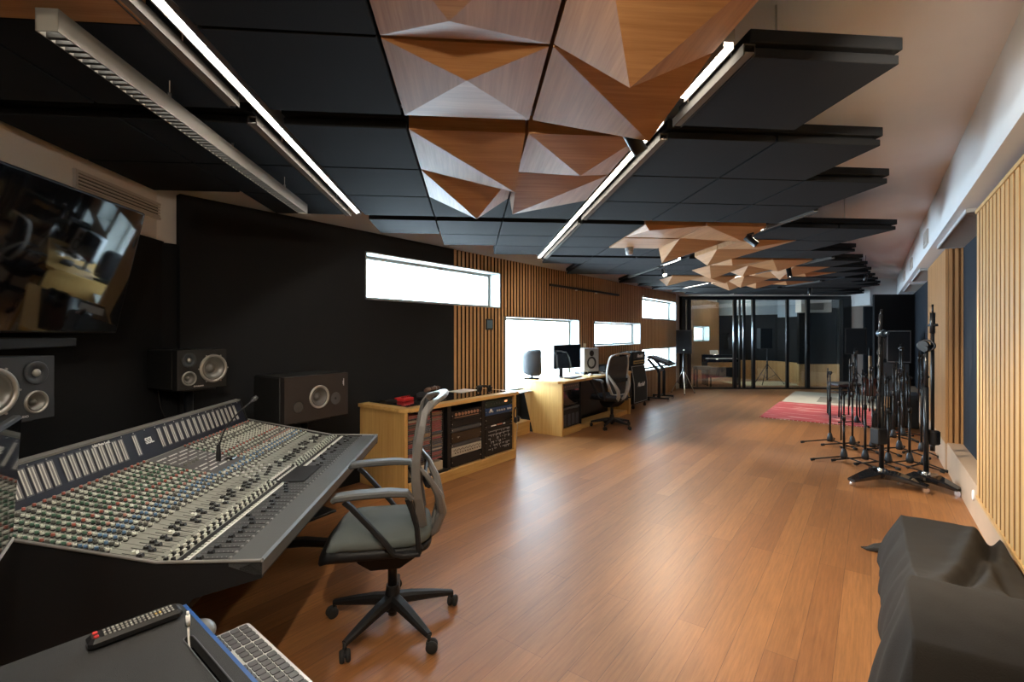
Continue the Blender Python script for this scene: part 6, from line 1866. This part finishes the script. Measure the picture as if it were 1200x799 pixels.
# white pen / cable plug standing in the slot
pp = Cn + e1*(sx0+0.014) + e2*sy0
pen = thing('charging_cable', 'white cable with a small plug sticking up out of the table slot', 'cable', (pp.x, pp.y, ZT-0.044), rzd)
mb = MB(); mb.tube([(0.03,0,0.0035),(0.012,0,0.012),(0.0,0,0.03),(-0.004,0,0.055),(-0.006,0,0.072)], 0.0022, n=8); mb.build('cable', M_WHT, pen)
mb = MB(); mb.cyl((-0.006,0,0.070),(-0.008,0,0.092),0.0042,n=12); mb.cyl((-0.008,0,0.092),(-0.0086,0,0.100),0.0026,n=8); mb.build('plug', M_WHT, pen)
# screen cut by the left picture edge
S0 = ray(14.5, 632, 1.25); sdir = (cR*0.60 - cF*0.80); 
rzs = math.atan2(sdir.y, sdir.x)
ms = thing('computer_screen', 'dark screen seen almost edge-on at the far left picture edge', 'monitor', (S0.x, S0.y, 0.0), rzs)
zb_ = S0.z; zt_ = 1.5-(485-390.5)*1.27/FPX
mb = MB(); tk = 0.018*sgn
mb.m = Matrix.Translation((0,0,zb_)) @ Matrix.Rotation(math.radians(3)*sgn, 4, 'X')
mb.cbox(0, 0.52, min(0,tk), max(0,tk), 0.0, zt_-zb_, .003); mb.build('bezel', mat('screen_bezel', (0.012,0.013,0.014), 0.5), ms)
mb = MB(); mb.m = Matrix.Translation((0,0,zb_)) @ Matrix.Rotation(math.radians(3)*sgn, 4, 'X'); mb.box(0.006, 0.514, -0.0015*sgn, 0, 0.014, zt_-zb_-0.01); mb.build('screen', _M['screen_glass'], ms)
mb = MB(); mb.m = Matrix.Translation((0,0,zb_)) @ Matrix.Rotation(math.radians(3)*sgn, 4, 'X'); mb.box(-0.001, 0.52, min(-0.003*sgn, tk), max(-0.003*sgn, tk), -0.003, 0.006); mb.build('silver_rim', M_LGREY, ms)
L0 = ms.matrix_basis
mb = MB(); mb.cyl((0.38, tk*1.5, zb_+0.1),(0.38, tk*4, 0.02), 0.018, n=12); mb.cbox(0.28,0.48,min(0,tk*10),max(0,tk*10),0.0,0.025,.006); mb.build('floor_stand', M_BLK, ms)
# ================================================================== CAMERA, LIGHT
cd = bpy.data.cameras.new('camera'); cam = bpy.data.objects.new('camera', cd); COL.objects.link(cam)
cam.location = (0, 0, CAMZ); cam.rotation_euler = (PI/2, 0, PHI)
cd.sensor_width = 36.0; cd.lens = 36.0*FPX/1200.0; cd.shift_y = -9.0/1200.0; cd.clip_start = 0.02
S.camera = cam
w = bpy.data.worlds.new('sky'); S.world = w; w.use_nodes = True
bg = w.node_tree.nodes['Background']; bg.inputs[0].default_value = (0.70, 0.87, 1.0, 1); bg.inputs[1].default_value = 12.0
for i, (a, b, c, d) in enumerate(WIN):
    ld = bpy.data.lights.new('daylight_portal', 'AREA'); ld.shape = 'RECTANGLE'; ld.size = b-a; ld.size_y = d-c
    ld.cycles.is_portal = True
    lo = bpy.data.objects.new('daylight_portal', ld); COL.objects.link(lo)
    lo.location = (-4.62, (a+b)/2, (c+d)/2)
    lo.rotation_euler = Vector((1, 0, 0)).to_track_quat('-Z', 'Z').to_euler()
    lo.rotation_euler = (PI/2, 0, -PI/2)
S.view_settings.view_transform = 'Standard'; S.view_settings.look = 'None'
S.view_settings.exposure = 1.75; S.view_settings.gamma = 1.0; S.view_settings.use_curve_mapping = False
S.cycles.use_denoising = True
S.cycles.max_bounces = 8; S.cycles.diffuse_bounces = 5; S.cycles.glossy_bounces = 4; S.cycles.transparent_max_bounces = 12
S.cycles.sample_clamp_indirect = 6.0
S.cycles.caustics_reflective = False; S.cycles.caustics_refractive = False
